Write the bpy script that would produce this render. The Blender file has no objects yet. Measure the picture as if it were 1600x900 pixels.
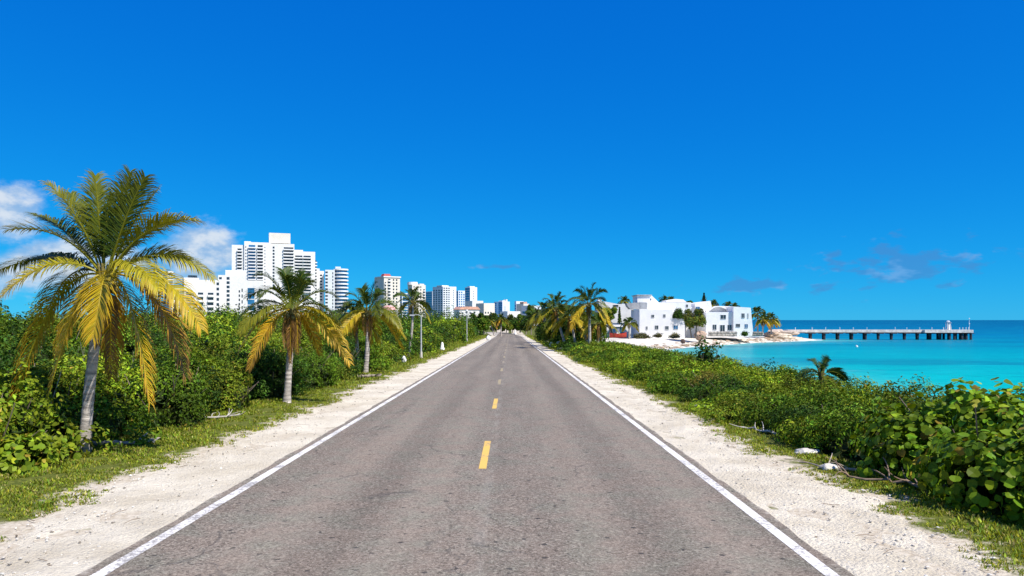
import bpy, bmesh, math, random
import numpy as np
from mathutils import Vector, Matrix, noise as mnoise

S = bpy.context.scene
COL = S.collection
R = math.radians
F = 1155.0            # focal length in photo pixels (1600 wide)
CAMZ = 2.5
SEA = -3.0

# ------------------------------------------------------------------ camera
cam_d = bpy.data.cameras.new("camera")
cam = bpy.data.objects.new("camera", cam_d)
COL.objects.link(cam)
cam.location = (0, 0, CAMZ)
cam.rotation_euler = (R(90), 0, 0)
cam_d.sensor_width = 36.0
cam_d.lens = 36.0 * F / 1600.0
cam_d.shift_x = 3.0 / 1600.0
cam_d.shift_y = 50.0 / 1600.0
cam_d.clip_start = 0.1
cam_d.clip_end = 60000
S.camera = cam

# ------------------------------------------------------------------ world
SUN_EL = R(52)
SUN_AZ = math.atan2(0.78, -0.63)                 # from +Y towards +X
sdir = Vector((math.sin(SUN_AZ) * math.cos(SUN_EL), math.cos(SUN_AZ) * math.cos(SUN_EL), math.sin(SUN_EL)))
W = bpy.data.worlds.new("World")
S.world = W
W.use_nodes = True
wn, wl = W.node_tree.nodes, W.node_tree.links
wn.clear()


def N(tree, typ, **kw):
    n = tree.nodes.new(typ)
    for k, v in kw.items():
        setattr(n, k, v)
    return n


def mathn(tree, op, a, b=None, clamp=False):
    n = tree.nodes.new("ShaderNodeMath")
    n.operation = op
    n.use_clamp = clamp
    for i, v in enumerate((a, b)):
        if v is None:
            continue
        if isinstance(v, (int, float)):
            n.inputs[i].default_value = v
        else:
            tree.links.new(v, n.inputs[i])
    return n.outputs[0]


def mixc(tree, fac, a, b, blend="MIX"):
    n = tree.nodes.new("ShaderNodeMix")
    n.data_type = "RGBA"
    n.blend_type = blend
    for idx, v in ((0, fac), (6, a), (7, b)):
        if isinstance(v, (int, float)):
            n.inputs[idx].default_value = v
        elif isinstance(v, (tuple, list)):
            n.inputs[idx].default_value = (*v[:3], 1.0)
        else:
            tree.links.new(v, n.inputs[idx])
    return n.outputs[2]


def smooth(tree, val, lo, hi, to0=0.0, to1=1.0):
    n = tree.nodes.new("ShaderNodeMapRange")
    n.interpolation_type = "SMOOTHSTEP"
    tree.links.new(val, n.inputs[0])
    n.inputs[1].default_value = lo
    n.inputs[2].default_value = hi
    n.inputs[3].default_value = to0
    n.inputs[4].default_value = to1
    return n.outputs[0]


def noise(tree, vec, scale, detail=4, rough=0.55):
    n = tree.nodes.new("ShaderNodeTexNoise")
    n.inputs["Scale"].default_value = scale
    n.inputs["Detail"].default_value = detail
    n.inputs["Roughness"].default_value = rough
    if vec is not None:
        tree.links.new(vec, n.inputs["Vector"])
    return n.outputs["Fac"]


def vmul(tree, vec, s):
    n = tree.nodes.new("ShaderNodeVectorMath")
    n.operation = "MULTIPLY"
    tree.links.new(vec, n.inputs[0])
    n.inputs[1].default_value = s
    return n.outputs[0]


wt = W.node_tree
sky = N(wt, "ShaderNodeTexSky", sky_type="NISHITA", sun_disc=False, sun_elevation=SUN_EL, sun_rotation=SUN_AZ)
sky.altitude = 0
sky.air_density = 0.7
sky.dust_density = 0.0
sky.ozone_density = 1.0
sp = N(wt, "ShaderNodeSeparateColor")
wl.new(sky.outputs[0], sp.inputs[0])
cmb = N(wt, "ShaderNodeCombineColor")
for i_, (gain_, pw_) in enumerate(((0.013, 1.75), (1.19, 0.70), (5.2, 0.30))):   # the deep tropical blue of the photo
    wl.new(mathn(wt, "MULTIPLY", mathn(wt, "POWER", sp.outputs[i_], pw_), gain_), cmb.inputs[i_])
SKYC = cmb.outputs[0]
tc = N(wt, "ShaderNodeTexCoord")
sx = N(wt, "ShaderNodeSeparateXYZ")
wl.new(tc.outputs["Generated"], sx.inputs[0])
az = mathn(wt, "ARCTAN2", sx.outputs[0], sx.outputs[1])
el = mathn(wt, "ARCSINE", sx.outputs[2])


def ellipse(caz, cel, raz, rel):
    a = mathn(wt, "DIVIDE", mathn(wt, "SUBTRACT", az, R(caz)), R(raz))
    b = mathn(wt, "DIVIDE", mathn(wt, "SUBTRACT", el, R(cel)), R(rel))
    d = mathn(wt, "ADD", mathn(wt, "MULTIPLY", a, a), mathn(wt, "MULTIPLY", b, b))
    return mathn(wt, "SUBTRACT", 1.0, mathn(wt, "SQRT", d))      # 1 centre, 0 rim


gv = vmul(wt, tc.outputs["Generated"], (1, 1, 1.7))
n1 = noise(wt, gv, 13.0, 8, 0.6)
n2 = noise(wt, gv, 34.0, 6, 0.6)
# cumulus bank behind the big palm
m = mathn(wt, "MAXIMUM", ellipse(-34.8, 6.6, 4.0, 3.5), ellipse(-22.3, 4.6, 4.3, 3.5))
m = mathn(wt, "MAXIMUM", m, ellipse(-31, 3.6, 7, 2.8))
den = mathn(wt, "ADD", mathn(wt, "MULTIPLY", m, 0.62), mathn(wt, "SUBTRACT", n1, 0.60))
cf = smooth(wt, den, 0.02, 0.27)
cf = mathn(wt, "MULTIPLY", cf, 0.85)
ccol = mixc(wt, smooth(wt, n2, 0.35, 0.68), (3.6, 5.6, 8.4), (8.6, 9.1, 9.6))
c0 = mixc(wt, cf, SKYC, ccol)
# unseen broken white clouds, added overhead and behind the viewer for neutral fill
n5 = noise(wt, tc.outputs["Generated"], 3.2, 8, 0.6)
up_ = smooth(wt, mathn(wt, "SUBTRACT", sx.outputs[2], mathn(wt, "MULTIPLY", sx.outputs[1], 0.75)), 0.20, 0.55)
cf3 = mathn(wt, "MULTIPLY", mathn(wt, "MULTIPLY", smooth(wt, n5, 0.42, 0.60), up_), 0.22)
c1 = mixc(wt, cf3, c0, (8.6, 9.0, 9.6))
# thin, mostly shaded wisps low over the sea
mr = mathn(wt, "MAXIMUM", ellipse(27.5, 3.6, 7.5, 2.4), ellipse(18.0, 2.6, 4.5, 1.0))
mr = mathn(wt, "MAXIMUM", mr, ellipse(-1.0, 4.1, 2.2, 0.5))
gv2 = vmul(wt, tc.outputs["Generated"], (1, 1, 2.4))
n3 = noise(wt, gv2, 30.0, 6, 0.55)
den2 = mathn(wt, "ADD", mathn(wt, "MULTIPLY", mr, 0.30), mathn(wt, "SUBTRACT", n3, 0.60))
cf2 = mathn(wt, "MULTIPLY", smooth(wt, den2, 0.0, 0.16), 0.55)
n4 = noise(wt, gv2, 22.0, 3, 0.5)
wcol = mixc(wt, smooth(wt, n4, 0.52, 0.66), (0.8, 2.7, 6.4), (2.4, 4.4, 8.0))
c2 = mixc(wt, cf2, c1, wcol)
bg = N(wt, "ShaderNodeBackground")
bg.inputs["Strength"].default_value = 0.069
wl.new(c2, bg.inputs["Color"])
wo = N(wt, "ShaderNodeOutputWorld")
wl.new(bg.outputs[0], wo.inputs[0])

# ------------------------------------------------------------------ sun, exposure
sun_d = bpy.data.lights.new("sun", "SUN")
sun_d.energy = 4.9
sun_d.angle = R(0.5)
sun_d.color = (1.0, 0.945, 0.86)
sun = bpy.data.objects.new("sun", sun_d)
COL.objects.link(sun)
sun.location = (30, -30, 60)
sun.rotation_euler = sdir.to_track_quat("Z", "Y").to_euler()

S.view_settings.view_transform = "Standard"
S.view_settings.look = "None"
S.view_settings.exposure = 0.42
S.view_settings.gamma = 1.0
S.view_settings.use_curve_mapping = False
S.render.engine = "CYCLES"
S.cycles.max_bounces = 6
S.cycles.diffuse_bounces = 3
S.cycles.transmission_bounces = 3
S.cycles.transparent_max_bounces = 4
S.cycles.use_denoising = True

# ------------------------------------------------------------------ helpers


def px2w(px, py, D):
    return np.array([(px - 797.0) / F * D, D, CAMZ - (py - 500.0) / F * D])


def tag(o, label=None, cat=None, group=None, kind=None):
    if label:
        o["label"] = label
    if cat:
        o["category"] = cat
    if group:
        o["group"] = group
    if kind:
        o["kind"] = kind
    return o


def empty(name, loc, label, cat, group=None, rotz=0.0):
    o = bpy.data.objects.new(name, None)
    COL.objects.link(o)
    o.empty_display_size = 0.3
    o.location = loc
    o.rotation_euler = (0, 0, rotz)
    return tag(o, label, cat, group)


def link(name, me, parent=None, loc=None):
    o = bpy.data.objects.new(name, me)
    COL.objects.link(o)
    if parent is not None:
        o.parent = parent
    if loc is not None:
        o.location = loc
    return o


def np_mesh(name, V, polys, mat, cols=None, smooth_sh=False, attr=None):
    """polys: list of integer arrays (M,k)."""
    V = np.asarray(V, dtype=np.float32)
    me = bpy.data.meshes.new(name)
    me.vertices.add(len(V))
    me.vertices.foreach_set("co", V.ravel())
    polys = [np.asarray(p, dtype=np.int32) for p in polys if len(p)]
    nl = sum(p.size for p in polys)
    npoly = sum(len(p) for p in polys)
    me.loops.add(nl)
    me.loops.foreach_set("vertex_index", np.concatenate([p.ravel() for p in polys]))
    me.polygons.add(npoly)
    tot = np.concatenate([np.full(len(p), p.shape[1], dtype=np.int32) for p in polys])
    st = np.concatenate([[0], np.cumsum(tot)[:-1]]).astype(np.int32)
    me.polygons.foreach_set("loop_start", st)
    me.polygons.foreach_set("use_smooth", np.full(npoly, bool(smooth_sh)))
    if cols is not None:
        a = me.attributes.new("col", "FLOAT_COLOR", "POINT")
        c4 = np.ones((len(V), 4), dtype=np.float32)
        c4[:, :3] = cols
        a.data.foreach_set("color", c4.ravel())
    if attr:
        for k, v in attr.items():
            a = me.attributes.new(k, "FLOAT", "POINT")
            a.data.foreach_set("value", np.asarray(v, dtype=np.float32))
    me.update(calc_edges=True)
    me.validate()
    if mat:
        me.materials.append(mat)
    return me


class Geo:
    """collects verts / faces / colours of one mesh"""

    def __init__(self):
        self.V, self.Pl, self.C, self.n = [], [], [], 0

    def add(self, V, polys, col=None):
        V = np.asarray(V, dtype=np.float64)
        for p in polys:
            if len(p):
                self.Pl.append(np.asarray(p, dtype=np.int64) + self.n)
        self.V.append(V)
        if col is None:
            col = (1, 1, 1)
        c = np.asarray(col, dtype=np.float64)
        self.C.append(np.broadcast_to(c, (len(V), 3)))
        self.n += len(V)

    def box(self, c, s, rz=0.0, col=None, taper=1.0):
        x, y, z = s[0] / 2, s[1] / 2, s[2] / 2
        t = taper
        V = np.array([(-x, -y, -z), (x, -y, -z), (x, y, -z), (-x, y, -z),
                      (-x * t, -y * t, z), (x * t, -y * t, z), (x * t, y * t, z), (-x * t, y * t, z)])
        if rz:
            ca, sa = math.cos(rz), math.sin(rz)
            V = np.stack([V[:, 0] * ca - V[:, 1] * sa, V[:, 0] * sa + V[:, 1] * ca, V[:, 2]], 1)
        V = V + np.asarray(c)
        self.add(V, [np.array([(0, 3, 2, 1), (4, 5, 6, 7), (0, 1, 5, 4), (1, 2, 6, 5), (2, 3, 7, 6), (3, 0, 4, 7)])], col)

    def mm(self, x0, x1, y0, y1, z0, z1, col=None):
        self.box(((x0 + x1) / 2, (y0 + y1) / 2, (z0 + z1) / 2), (x1 - x0, y1 - y0, z1 - z0), 0, col)

    def prism(self, pts, y0, y1, col=None):
        """outline in xz extruded along y; pts counter-clockwise seen from -y"""
        n = len(pts)
        V = [(p[0], y0, p[1]) for p in pts] + [(p[0], y1, p[1]) for p in pts]
        side = [(i, i + n, (i + 1) % n + n, (i + 1) % n) for i in range(n)]
        self.add(V, [np.array([list(range(n))]), np.array([list(range(2 * n - 1, n - 1, -1))]), np.array(side)], col)

    def tube(self, pts, rad, k=8, col=None, caps=True):
        pts = np.asarray(pts, dtype=float)
        rad = np.broadcast_to(np.asarray(rad, dtype=float), (len(pts),))
        T = np.gradient(pts, axis=0)
        T /= np.linalg.norm(T, axis=1)[:, None] + 1e-9
        ref = np.array([1.0, 0, 0]) if abs(T[0][0]) < 0.8 else np.array([0, 1.0, 0])
        rings = []
        for p, t, r in zip(pts, T, rad):
            u = np.cross(t, ref)
            u /= np.linalg.norm(u) + 1e-9
            v = np.cross(t, u)
            a = np.linspace(0, 2 * math.pi, k, endpoint=False)
            rings.append(p + r * (np.cos(a)[:, None] * u + np.sin(a)[:, None] * v))
        V = np.concatenate(rings)
        q = []
        for i in range(len(pts) - 1):
            for j in range(k):
                q.append((i * k + j, i * k + (j + 1) % k, (i + 1) * k + (j + 1) % k, (i + 1) * k + j))
        pl = [np.array(q)]
        if caps:
            pl.append(np.array([list(range(k))[::-1], list(range((len(pts) - 1) * k, len(pts) * k))]))
        self.add(V, pl, col)

    def blob(self, c, r, rng, lumps=0.25, sub=2, freq=1.5, col=None, flat=1.0):
        V, Fc = ico(sub)
        off = rng.uniform(-50, 50, 3)
        d = np.array([1 + lumps * mnoise.fractal(Vector(v * freq + off), 0.8, 2.1, 3) for v in V])
        V = V * d[:, None] * np.asarray(r) * np.array([1, 1, flat]) + np.asarray(c)
        self.add(V, [Fc], col)

    def mesh(self, name, mat, smooth_sh=False):
        V = np.concatenate(self.V)
        return np_mesh(name, V, merge_polys(self.Pl), mat, np.concatenate(self.C), smooth_sh)

    def build(self, name, mat, parent=None, loc=None, smooth_sh=False):
        return link(name, self.mesh(name, mat, smooth_sh), parent, loc)


def merge_polys(pl):
    by = {}
    for p in pl:
        by.setdefault(p.shape[1], []).append(p)
    return [np.concatenate(v) for v in by.values()]


_ico = {}


def ico(sub):
    if sub not in _ico:
        bm = bmesh.new()
        bmesh.ops.create_icosphere(bm, subdivisions=sub, radius=1)
        V = np.array([v.co[:] for v in bm.verts])
        Fc = np.array([[v.index for v in f.verts] for f in bm.faces])
        bm.free()
        _ico[sub] = (V, Fc)
    return _ico[sub]


def vnoise(x, seed, n=7, f0=0.05):
    """smooth 1-D noise in about -1..1"""
    rng = np.random.default_rng(seed)
    out = np.zeros_like(np.asarray(x, dtype=float))
    a, f, tot = 1.0, f0, 0.0
    for _ in range(n):
        out = out + a * np.sin(2 * math.pi * f * np.asarray(x) * (1 + 0.2 * rng.random()) + rng.uniform(0, 6.28))
        tot += a
        a *= 0.68
        f *= 1.9
    return out / tot * 1.7


# ------------------------------------------------------------------ materials


def new_mat(name):
    m_ = bpy.data.materials.new(name)
    m_.use_nodes = True
    t = m_.node_tree
    t.nodes.clear()
    out = t.nodes.new("ShaderNodeOutputMaterial")
    b = t.nodes.new("ShaderNodeBsdfPrincipled")
    t.links.new(b.outputs[0], out.inputs[0])
    return m_, t, b, out


def bump(t, b, h, strength, dist=0.02):
    n = t.nodes.new("ShaderNodeBump")
    n.inputs["Strength"].default_value = strength
    n.inputs["Distance"].default_value = dist
    t.links.new(h, n.inputs["Height"])
    t.links.new(n.outputs[0], b.inputs["Normal"])


def obj_co(t):
    return t.nodes.new("ShaderNodeTexCoord").outputs["Object"]


def plain(name, col, rough=0.6, spec=0.3, var=0.12, scale=1.5, bmp=0.0):
    m_, t, b, _ = new_mat(name)
    co = obj_co(t)
    n = noise(t, co, scale, 5, 0.6)
    dark = tuple(c * (1 - 2 * var) for c in col)
    light = tuple(min(0.9, c * (1 + var)) for c in col)
    t.links.new(mixc(t, smooth(t, n, 0.3, 0.7), dark, light), b.inputs["Base Color"])
    b.inputs["Roughness"].default_value = rough
    b.inputs["Specular IOR Level"].default_value = spec
    if bmp:
        bump(t, b, noise(t, co, scale * 8, 4), bmp)
    return m_


def leaf_mat(name, transl=0.14, rough=0.6, spec=0.12):
    m_, t, b, out = new_mat(name)
    at = t.nodes.new("ShaderNodeAttribute")
    at.attribute_name = "col"
    t.links.new(at.outputs["Color"], b.inputs["Base Color"])
    b.inputs["Roughness"].default_value = rough
    b.inputs["Specular IOR Level"].default_value = spec
    tr = t.nodes.new("ShaderNodeBsdfTranslucent")
    t.links.new(mixc(t, 1.0, at.outputs["Color"], (1.5, 1.45, 0.6), "MULTIPLY"), tr.inputs["Color"])
    mx = t.nodes.new("ShaderNodeMixShader")
    mx.inputs[0].default_value = transl
    t.links.new(b.outputs[0], mx.inputs[1])
    t.links.new(tr.outputs[0], mx.inputs[2])
    t.links.new(mx.outputs[0], out.inputs[0])
    return m_


def attr_mat(name, rough=0.8, spec=0.2, var=0.25, scale=3.0, bmp=0.4, stretch=(1, 1, 1), bscale=8, bdist=0.02):
    m_, t, b, _ = new_mat(name)
    at = t.nodes.new("ShaderNodeAttribute")
    at.attribute_name = "col"
    co = vmul(t, obj_co(t), stretch)
    n = noise(t, co, scale, 6, 0.6)
    f = smooth(t, n, 0.25, 0.75, 1 - var, 1 + var)
    mulv = t.nodes.new("ShaderNodeVectorMath")
    mulv.operation = "SCALE"
    t.links.new(at.outputs["Color"], mulv.inputs[0])
    t.links.new(f, mulv.inputs["Scale"])
    t.links.new(mulv.outputs[0], b.inputs["Base Color"])
    b.inputs["Roughness"].default_value = rough
    b.inputs["Specular IOR Level"].default_value = spec
    if bmp:
        bump(t, b, noise(t, co, bscale, 6, 0.65), bmp, bdist)
    return m_


def asphalt_mat():
    m_, t, b, _ = new_mat("asphalt")
    co = obj_co(t)
    s = t.nodes.new("ShaderNodeSeparateXYZ")
    t.links.new(co, s.inputs[0])
    fine = noise(t, co, 75.0, 3, 0.8)
    mid = noise(t, co, 7.0, 6, 0.7)
    big = noise(t, vmul(t, co, (1.0, 0.22, 1)), 0.9, 5, 0.6)
    streak = noise(t, vmul(t, co, (1.6, 0.05, 1)), 0.9, 7, 0.6)
    c = mixc(t, smooth(t, big, 0.3, 0.72), (0.160, 0.133, 0.108), (0.215, 0.181, 0.149))
    c = mixc(t, mathn(t, "MULTIPLY", smooth(t, streak, 0.45, 0.70), 0.5), c, (0.290, 0.246, 0.205))
    c = mixc(t, mathn(t, "MULTIPLY", smooth(t, streak, 0.46, 0.28), 0.4), c, (0.098, 0.083, 0.070))
    # aggregate
    grit = noise(t, co, 24.0, 5, 0.85)
    c = mixc(t, mathn(t, "MULTIPLY", smooth(t, fine, 0.52, 0.66), 0.7), c, (0.46, 0.43, 0.41))
    c = mixc(t, mathn(t, "MULTIPLY", smooth(t, fine, 0.48, 0.34), 0.75), c, (0.045, 0.041, 0.039))
    c = mixc(t, mathn(t, "MULTIPLY", smooth(t, grit, 0.48, 0.36), 0.65), c, (0.062, 0.056, 0.053))
    c = mixc(t, mathn(t, "MULTIPLY", smooth(t, grit, 0.53, 0.66), 0.55), c, (0.33, 0.31, 0.29))
    c = mixc(t, mathn(t, "MULTIPLY", smooth(t, mid, 0.55, 0.75), 0.12), c, (0.26, 0.245, 0.23))
    vs = t.nodes.new("ShaderNodeTexVoronoi")
    vs.voronoi_dimensions = "2D"
    vs.inputs["Scale"].default_value = 42.0
    t.links.new(co, vs.inputs["Vector"])
    vsep = t.nodes.new("ShaderNodeSeparateColor")
    t.links.new(vs.outputs["Color"], vsep.inputs[0])
    c = mixc(t, mathn(t, "MULTIPLY", smooth(t, vsep.outputs[0], 0.66, 0.98), 0.55), c, (0.40, 0.36, 0.31))
    c = mixc(t, mathn(t, "MULTIPLY", smooth(t, vsep.outputs[1], 0.66, 0.98), 0.62), c, (0.05, 0.043, 0.036))
    # two pairs of wheel tracks, polished paler, with a dark oil band between
    for cx_, dk in ((-2.75, 0), (-1.25, 0), (1.05, 0), (2.6, 0), (-2.0, 1), (1.85, 1)):
        dx_ = mathn(t, "ABSOLUTE", mathn(t, "SUBTRACT", mathn(t, "ADD", s.outputs[0], mathn(t, "MULTIPLY", big, 0.5)), cx_ + 0.25))
        f_ = mathn(t, "MULTIPLY", smooth(t, dx_, 0.55, 0.1), mathn(t, "MULTIPLY", smooth(t, mid, 0.2, 0.7), 0.28 if dk else 0.34))
        c = mixc(t, f_, c, (0.09, 0.076, 0.063) if dk else (0.30, 0.255, 0.212))
    hue_n = noise(t, co, 1.7, 4, 0.6)
    c = mixc(t, mathn(t, "MULTIPLY", smooth(t, hue_n, 0.35, 0.65), 0.55), c, mixc(t, 1.0, c, (1.08, 0.96, 0.93), "MULTIPLY"))
    c = mixc(t, mathn(t, "MULTIPLY", smooth(t, hue_n, 0.55, 0.30), 0.6), c, mixc(t, 1.0, c, (0.93, 1.0, 0.95), "MULTIPLY"))
    c = mixc(t, 1.0, c, (0.99, 0.985, 0.905), "MULTIPLY")
    # pits and stains
    vo = t.nodes.new("ShaderNodeTexVoronoi")
    vo.voronoi_dimensions = "2D"
    vo.inputs["Scale"].default_value = 2.3
    t.links.new(vmul(t, co, (1.0, 1.0, 1)), vo.inputs["Vector"])
    pitn = noise(t, co, 5.0, 3)
    pit = mathn(t, "MULTIPLY", smooth(t, mathn(t, "ADD", vo.outputs["Distance"], mathn(t, "MULTIPLY", mathn(t, "SUBTRACT", grit, 0.5), 0.22)), 0.10, 0.05), smooth(t, pitn, 0.49, 0.55))
    c = mixc(t, mathn(t, "MULTIPLY", pit, 0.8), c, (0.035, 0.033, 0.032))
    # thin cracks
    vc = t.nodes.new("ShaderNodeTexVoronoi")
    vc.feature = "DISTANCE_TO_EDGE"
    vc.inputs["Scale"].default_value = 0.55
    wob = t.nodes.new("ShaderNodeVectorMath")
    wob.operation = "ADD"
    nt = t.nodes.new("ShaderNodeTexNoise")
    nt.inputs["Scale"].default_value = 1.6
    nt.inputs["Detail"].default_value = 6
    t.links.new(co, nt.inputs["Vector"])
    t.links.new(vmul(t, nt.outputs["Color"], (0.9, 0.9, 0.0)), wob.inputs[0])
    t.links.new(co, wob.inputs[1])
    t.links.new(vmul(t, wob.outputs[0], (1, 0.6, 0.0)), vc.inputs["Vector"])
    crk = mathn(t, "MULTIPLY", smooth(t, vc.outputs["Distance"], 0.014, 0.004), smooth(t, noise(t, co, 0.45, 2), 0.50, 0.58))
    c = mixc(t, mathn(t, "MULTIPLY", crk, 0.38), c, (0.05, 0.047, 0.045))
    # pale worn-out old centre line beside the new dashes
    cx = mathn(t, "ABSOLUTE", mathn(t, "ADD", s.outputs[0], 0.36))
    cl = mathn(t, "MULTIPLY", smooth(t, cx, 0.11, 0.04), smooth(t, noise(t, vmul(t, co, (3, 0.5, 1)), 2.0, 5), 0.40, 0.62))
    c = mixc(t, mathn(t, "MULTIPLY", cl, 0.2), c, (0.40, 0.37, 0.31))
    # sand blown over the edges of the asphalt
    ex = mathn(t, "ABSOLUTE", mathn(t, "ADD", s.outputs[0], 0.45))
    sd = mathn(t, "ADD", mathn(t, "SUBTRACT", ex, 3.86), mathn(t, "MULTIPLY", mathn(t, "SUBTRACT", mid, 0.5), 0.5))
    c = mixc(t, mathn(t, "MULTIPLY", smooth(t, sd, 0.02, 0.14), 0.75), c, (0.50, 0.45, 0.37))
    t.links.new(c, b.inputs["Base Color"])
    b.inputs["Roughness"].default_value = 0.88
    b.inputs["Specular IOR Level"].default_value = 0.2
    h = mathn(t, "ADD", fine, mathn(t, "MULTIPLY", mid, 0.5))
    h = mathn(t, "SUBTRACT", h, mathn(t, "MULTIPLY", mathn(t, "ADD", pit, crk), 1.2))
    bump(t, b, h, 0.5, 0.008)
    return m_


def sand_mat(name, a=(0.56, 0.49, 0.365), bcol=(0.74, 0.67, 0.53), pebbly=1.0):
    m_, t, b, _ = new_mat(name)
    co = obj_co(t)
    big = noise(t, co, 0.7, 6, 0.65)
    mid = noise(t, co, 6.0, 6, 0.7)
    fine = noise(t, co, 70.0, 4, 0.75)
    c = mixc(t, smooth(t, big, 0.3, 0.68), a, bcol)
    c = mixc(t, mathn(t, "MULTIPLY", smooth(t, mid, 0.5, 0.3), 0.30), c, (0.45, 0.37, 0.27))
    c = mixc(t, mathn(t, "MULTIPLY", smooth(t, fine, 0.45, 0.32), 0.52 * pebbly), c, (0.25, 0.21, 0.155))
    c = mixc(t, mathn(t, "MULTIPLY", smooth(t, fine, 0.56, 0.70), 0.5 * pebbly), c, (0.80, 0.74, 0.64))
    vo = t.nodes.new("ShaderNodeTexVoronoi")
    vo.inputs["Scale"].default_value = 24.0
    t.links.new(co, vo.inputs["Vector"])
    t.links.new(c, b.inputs["Base Color"])
    b.inputs["Roughness"].default_value = 0.95
    b.inputs["Specular IOR Level"].default_value = 0.08
    h = mathn(t, "ADD", mathn(t, "MULTIPLY", mid, 1.6), mathn(t, "MULTIPLY", fine, 0.5))
    h = mathn(t, "SUBTRACT", h, mathn(t, "MULTIPLY", vo.outputs["Distance"], 0.7 * pebbly))
    bump(t, b, h, 0.75, 0.04)
    return m_


def ground_mat():
    m_, t, b, _ = new_mat("ground_soil")
    co = obj_co(t)
    at = t.nodes.new("ShaderNodeAttribute")
    at.attribute_name = "sandy"
    n = noise(t, co, 1.1, 6, 0.65)
    n2_ = noise(t, co, 14.0, 5, 0.7)
    veg = mixc(t, smooth(t, n2_, 0.3, 0.7), (0.055, 0.075, 0.012), (0.17, 0.18, 0.035))
    snd = mixc(t, smooth(t, n2_, 0.3, 0.7), (0.42, 0.35, 0.25), (0.64, 0.57, 0.45))
    f = mathn(t, "ADD", at.outputs["Fac"], mathn(t, "MULTIPLY", mathn(t, "SUBTRACT", n, 0.5), 1.5))
    t.links.new(mixc(t, smooth(t, f, 0.42, 0.62), veg, snd), b.inputs["Base Color"])
    b.inputs["Roughness"].default_value = 0.95
    b.inputs["Specular IOR Level"].default_value = 0.1
    bump(t, b, n2_, 0.6, 0.05)
    return m_


def paint_mat(name, col, wear_lo, wear_hi, under):
    m_, t, b, _ = new_mat(name)
    co = obj_co(t)
    w = noise(t, co, 22.0, 6, 0.75)
    w2 = noise(t, co, 1.3, 4, 0.6)
    f = smooth(t, mathn(t, "ADD", w, mathn(t, "MULTIPLY", mathn(t, "SUBTRACT", w2, 0.5), 0.6)), wear_lo, wear_hi)
    t.links.new(mixc(t, f, col, under), b.inputs["Base Color"])
    b.inputs["Roughness"].default_value = 0.7
    b.inputs["Specular IOR Level"].default_value = 0.25
    bump(t, b, w, 0.3, 0.004)
    return m_


def sea_mat():
    m_, t, b, _ = new_mat("sea_water")
    co = obj_co(t)
    at = t.nodes.new("ShaderNodeAttribute")
    at.attribute_name = "col"
    ds = t.nodes.new("ShaderNodeAttribute")
    ds.attribute_name = "shore"
    # darker sea-grass patches and paler sand streaks on the bottom
    p1 = noise(t, vmul(t, co, (0.35, 1.0, 1)), 0.055, 6, 0.62)
    c = mixc(t, mathn(t, "MULTIPLY", smooth(t, p1, 0.47, 0.62), 0.6), at.outputs["Color"], (0.004, 0.13, 0.20))
    p2 = noise(t, vmul(t, co, (0.3, 1.0, 1)), 0.20, 5, 0.6)
    c = mixc(t, mathn(t, "MULTIPLY", smooth(t, p2, 0.50, 0.68), 0.4), c, (0.006, 0.42, 0.42))
    p3 = noise(t, vmul(t, co, (0.35, 1.0, 1)), 1.3, 4, 0.6)  # dark ripple streaks: wave shading put into the water colour
    c = mixc(t, mathn(t, "MULTIPLY", smooth(t, p3, 0.50, 0.66), 0.32), c, (0.002, 0.09, 0.15))
    # foam on the shore line and a few breaking crests
    fn = noise(t, co, 0.45, 6, 0.65)
    fd = mathn(t, "ADD", ds.outputs["Fac"], mathn(t, "MULTIPLY", mathn(t, "SUBTRACT", fn, 0.5), 6.0))
    foam = smooth(t, fd, 1.6, 0.5)
    crest = mathn(t, "MULTIPLY", smooth(t, noise(t, vmul(t, co, (0.14, 0.8, 1)), 0.9, 5, 0.6), 0.66, 0.74), smooth(t, ds.outputs["Fac"], 26, 6))
    c = mixc(t, mathn(t, "MAXIMUM", foam, mathn(t, "MULTIPLY", crest, 0.5)), c, (0.72, 0.80, 0.80))
    t.links.new(c, b.inputs["Base Color"])
    b.inputs["Roughness"].default_value = 0.30
    b.inputs["Specular IOR Level"].default_value = 0.035
    wv = noise(t, vmul(t, co, (0.45, 1, 1)), 0.9, 5, 0.6)
    wv2 = noise(t, vmul(t, co, (0.3, 1, 1)), 0.12, 3, 0.5)
    bump(t, b, mathn(t, "ADD", wv, mathn(t, "MULTIPLY", wv2, 2.0)), 0.6, 0.35)
    return m_


M = {}
M["leaf"] = leaf_mat("leaf")
M["grape"] = leaf_mat("broad_leaf", 0.20, 0.5, 0.1)
M["frond"] = leaf_mat("palm_leaflet", 0.16, 0.45, 0.2)
M["grass"] = leaf_mat("grass_blade", 0.3, 0.6, 0.2)
M["bark"] = attr_mat("palm_bark", 0.9, 0.15, 0.35, 4.0, 0.7, (1, 1, 3.0), 12, 0.03)
M["twig"] = attr_mat("dead_wood", 0.9, 0.15, 0.35, 6.0, 0.6, (1, 1, 1), 18, 0.01)
M["rock"] = attr_mat("coral_rock", 0.95, 0.1, 0.35, 1.6, 0.8, (1, 1, 1.6), 4, 0.12)
M["asphalt"] = asphalt_mat()
M["sand"] = sand_mat("shoulder_sand")
M["beach"] = sand_mat("beach_sand", (0.60, 0.54, 0.44), (0.72, 0.67, 0.58), 0.4)
M["ground"] = ground_mat()
M["white_line"] = paint_mat("white_line_paint", (0.76, 0.73, 0.67), 0.47, 0.64, (0.30, 0.28, 0.26))
M["yellow_line"] = paint_mat("yellow_line_paint", (0.72, 0.45, 0.10), 0.52, 0.66, (0.24, 0.21, 0.17))
M["worn_line"] = paint_mat("worn_yellow_paint", (0.52, 0.40, 0.16), 0.36, 0.56, (0.22, 0.19, 0.16))
M["sea"] = sea_mat()
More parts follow.
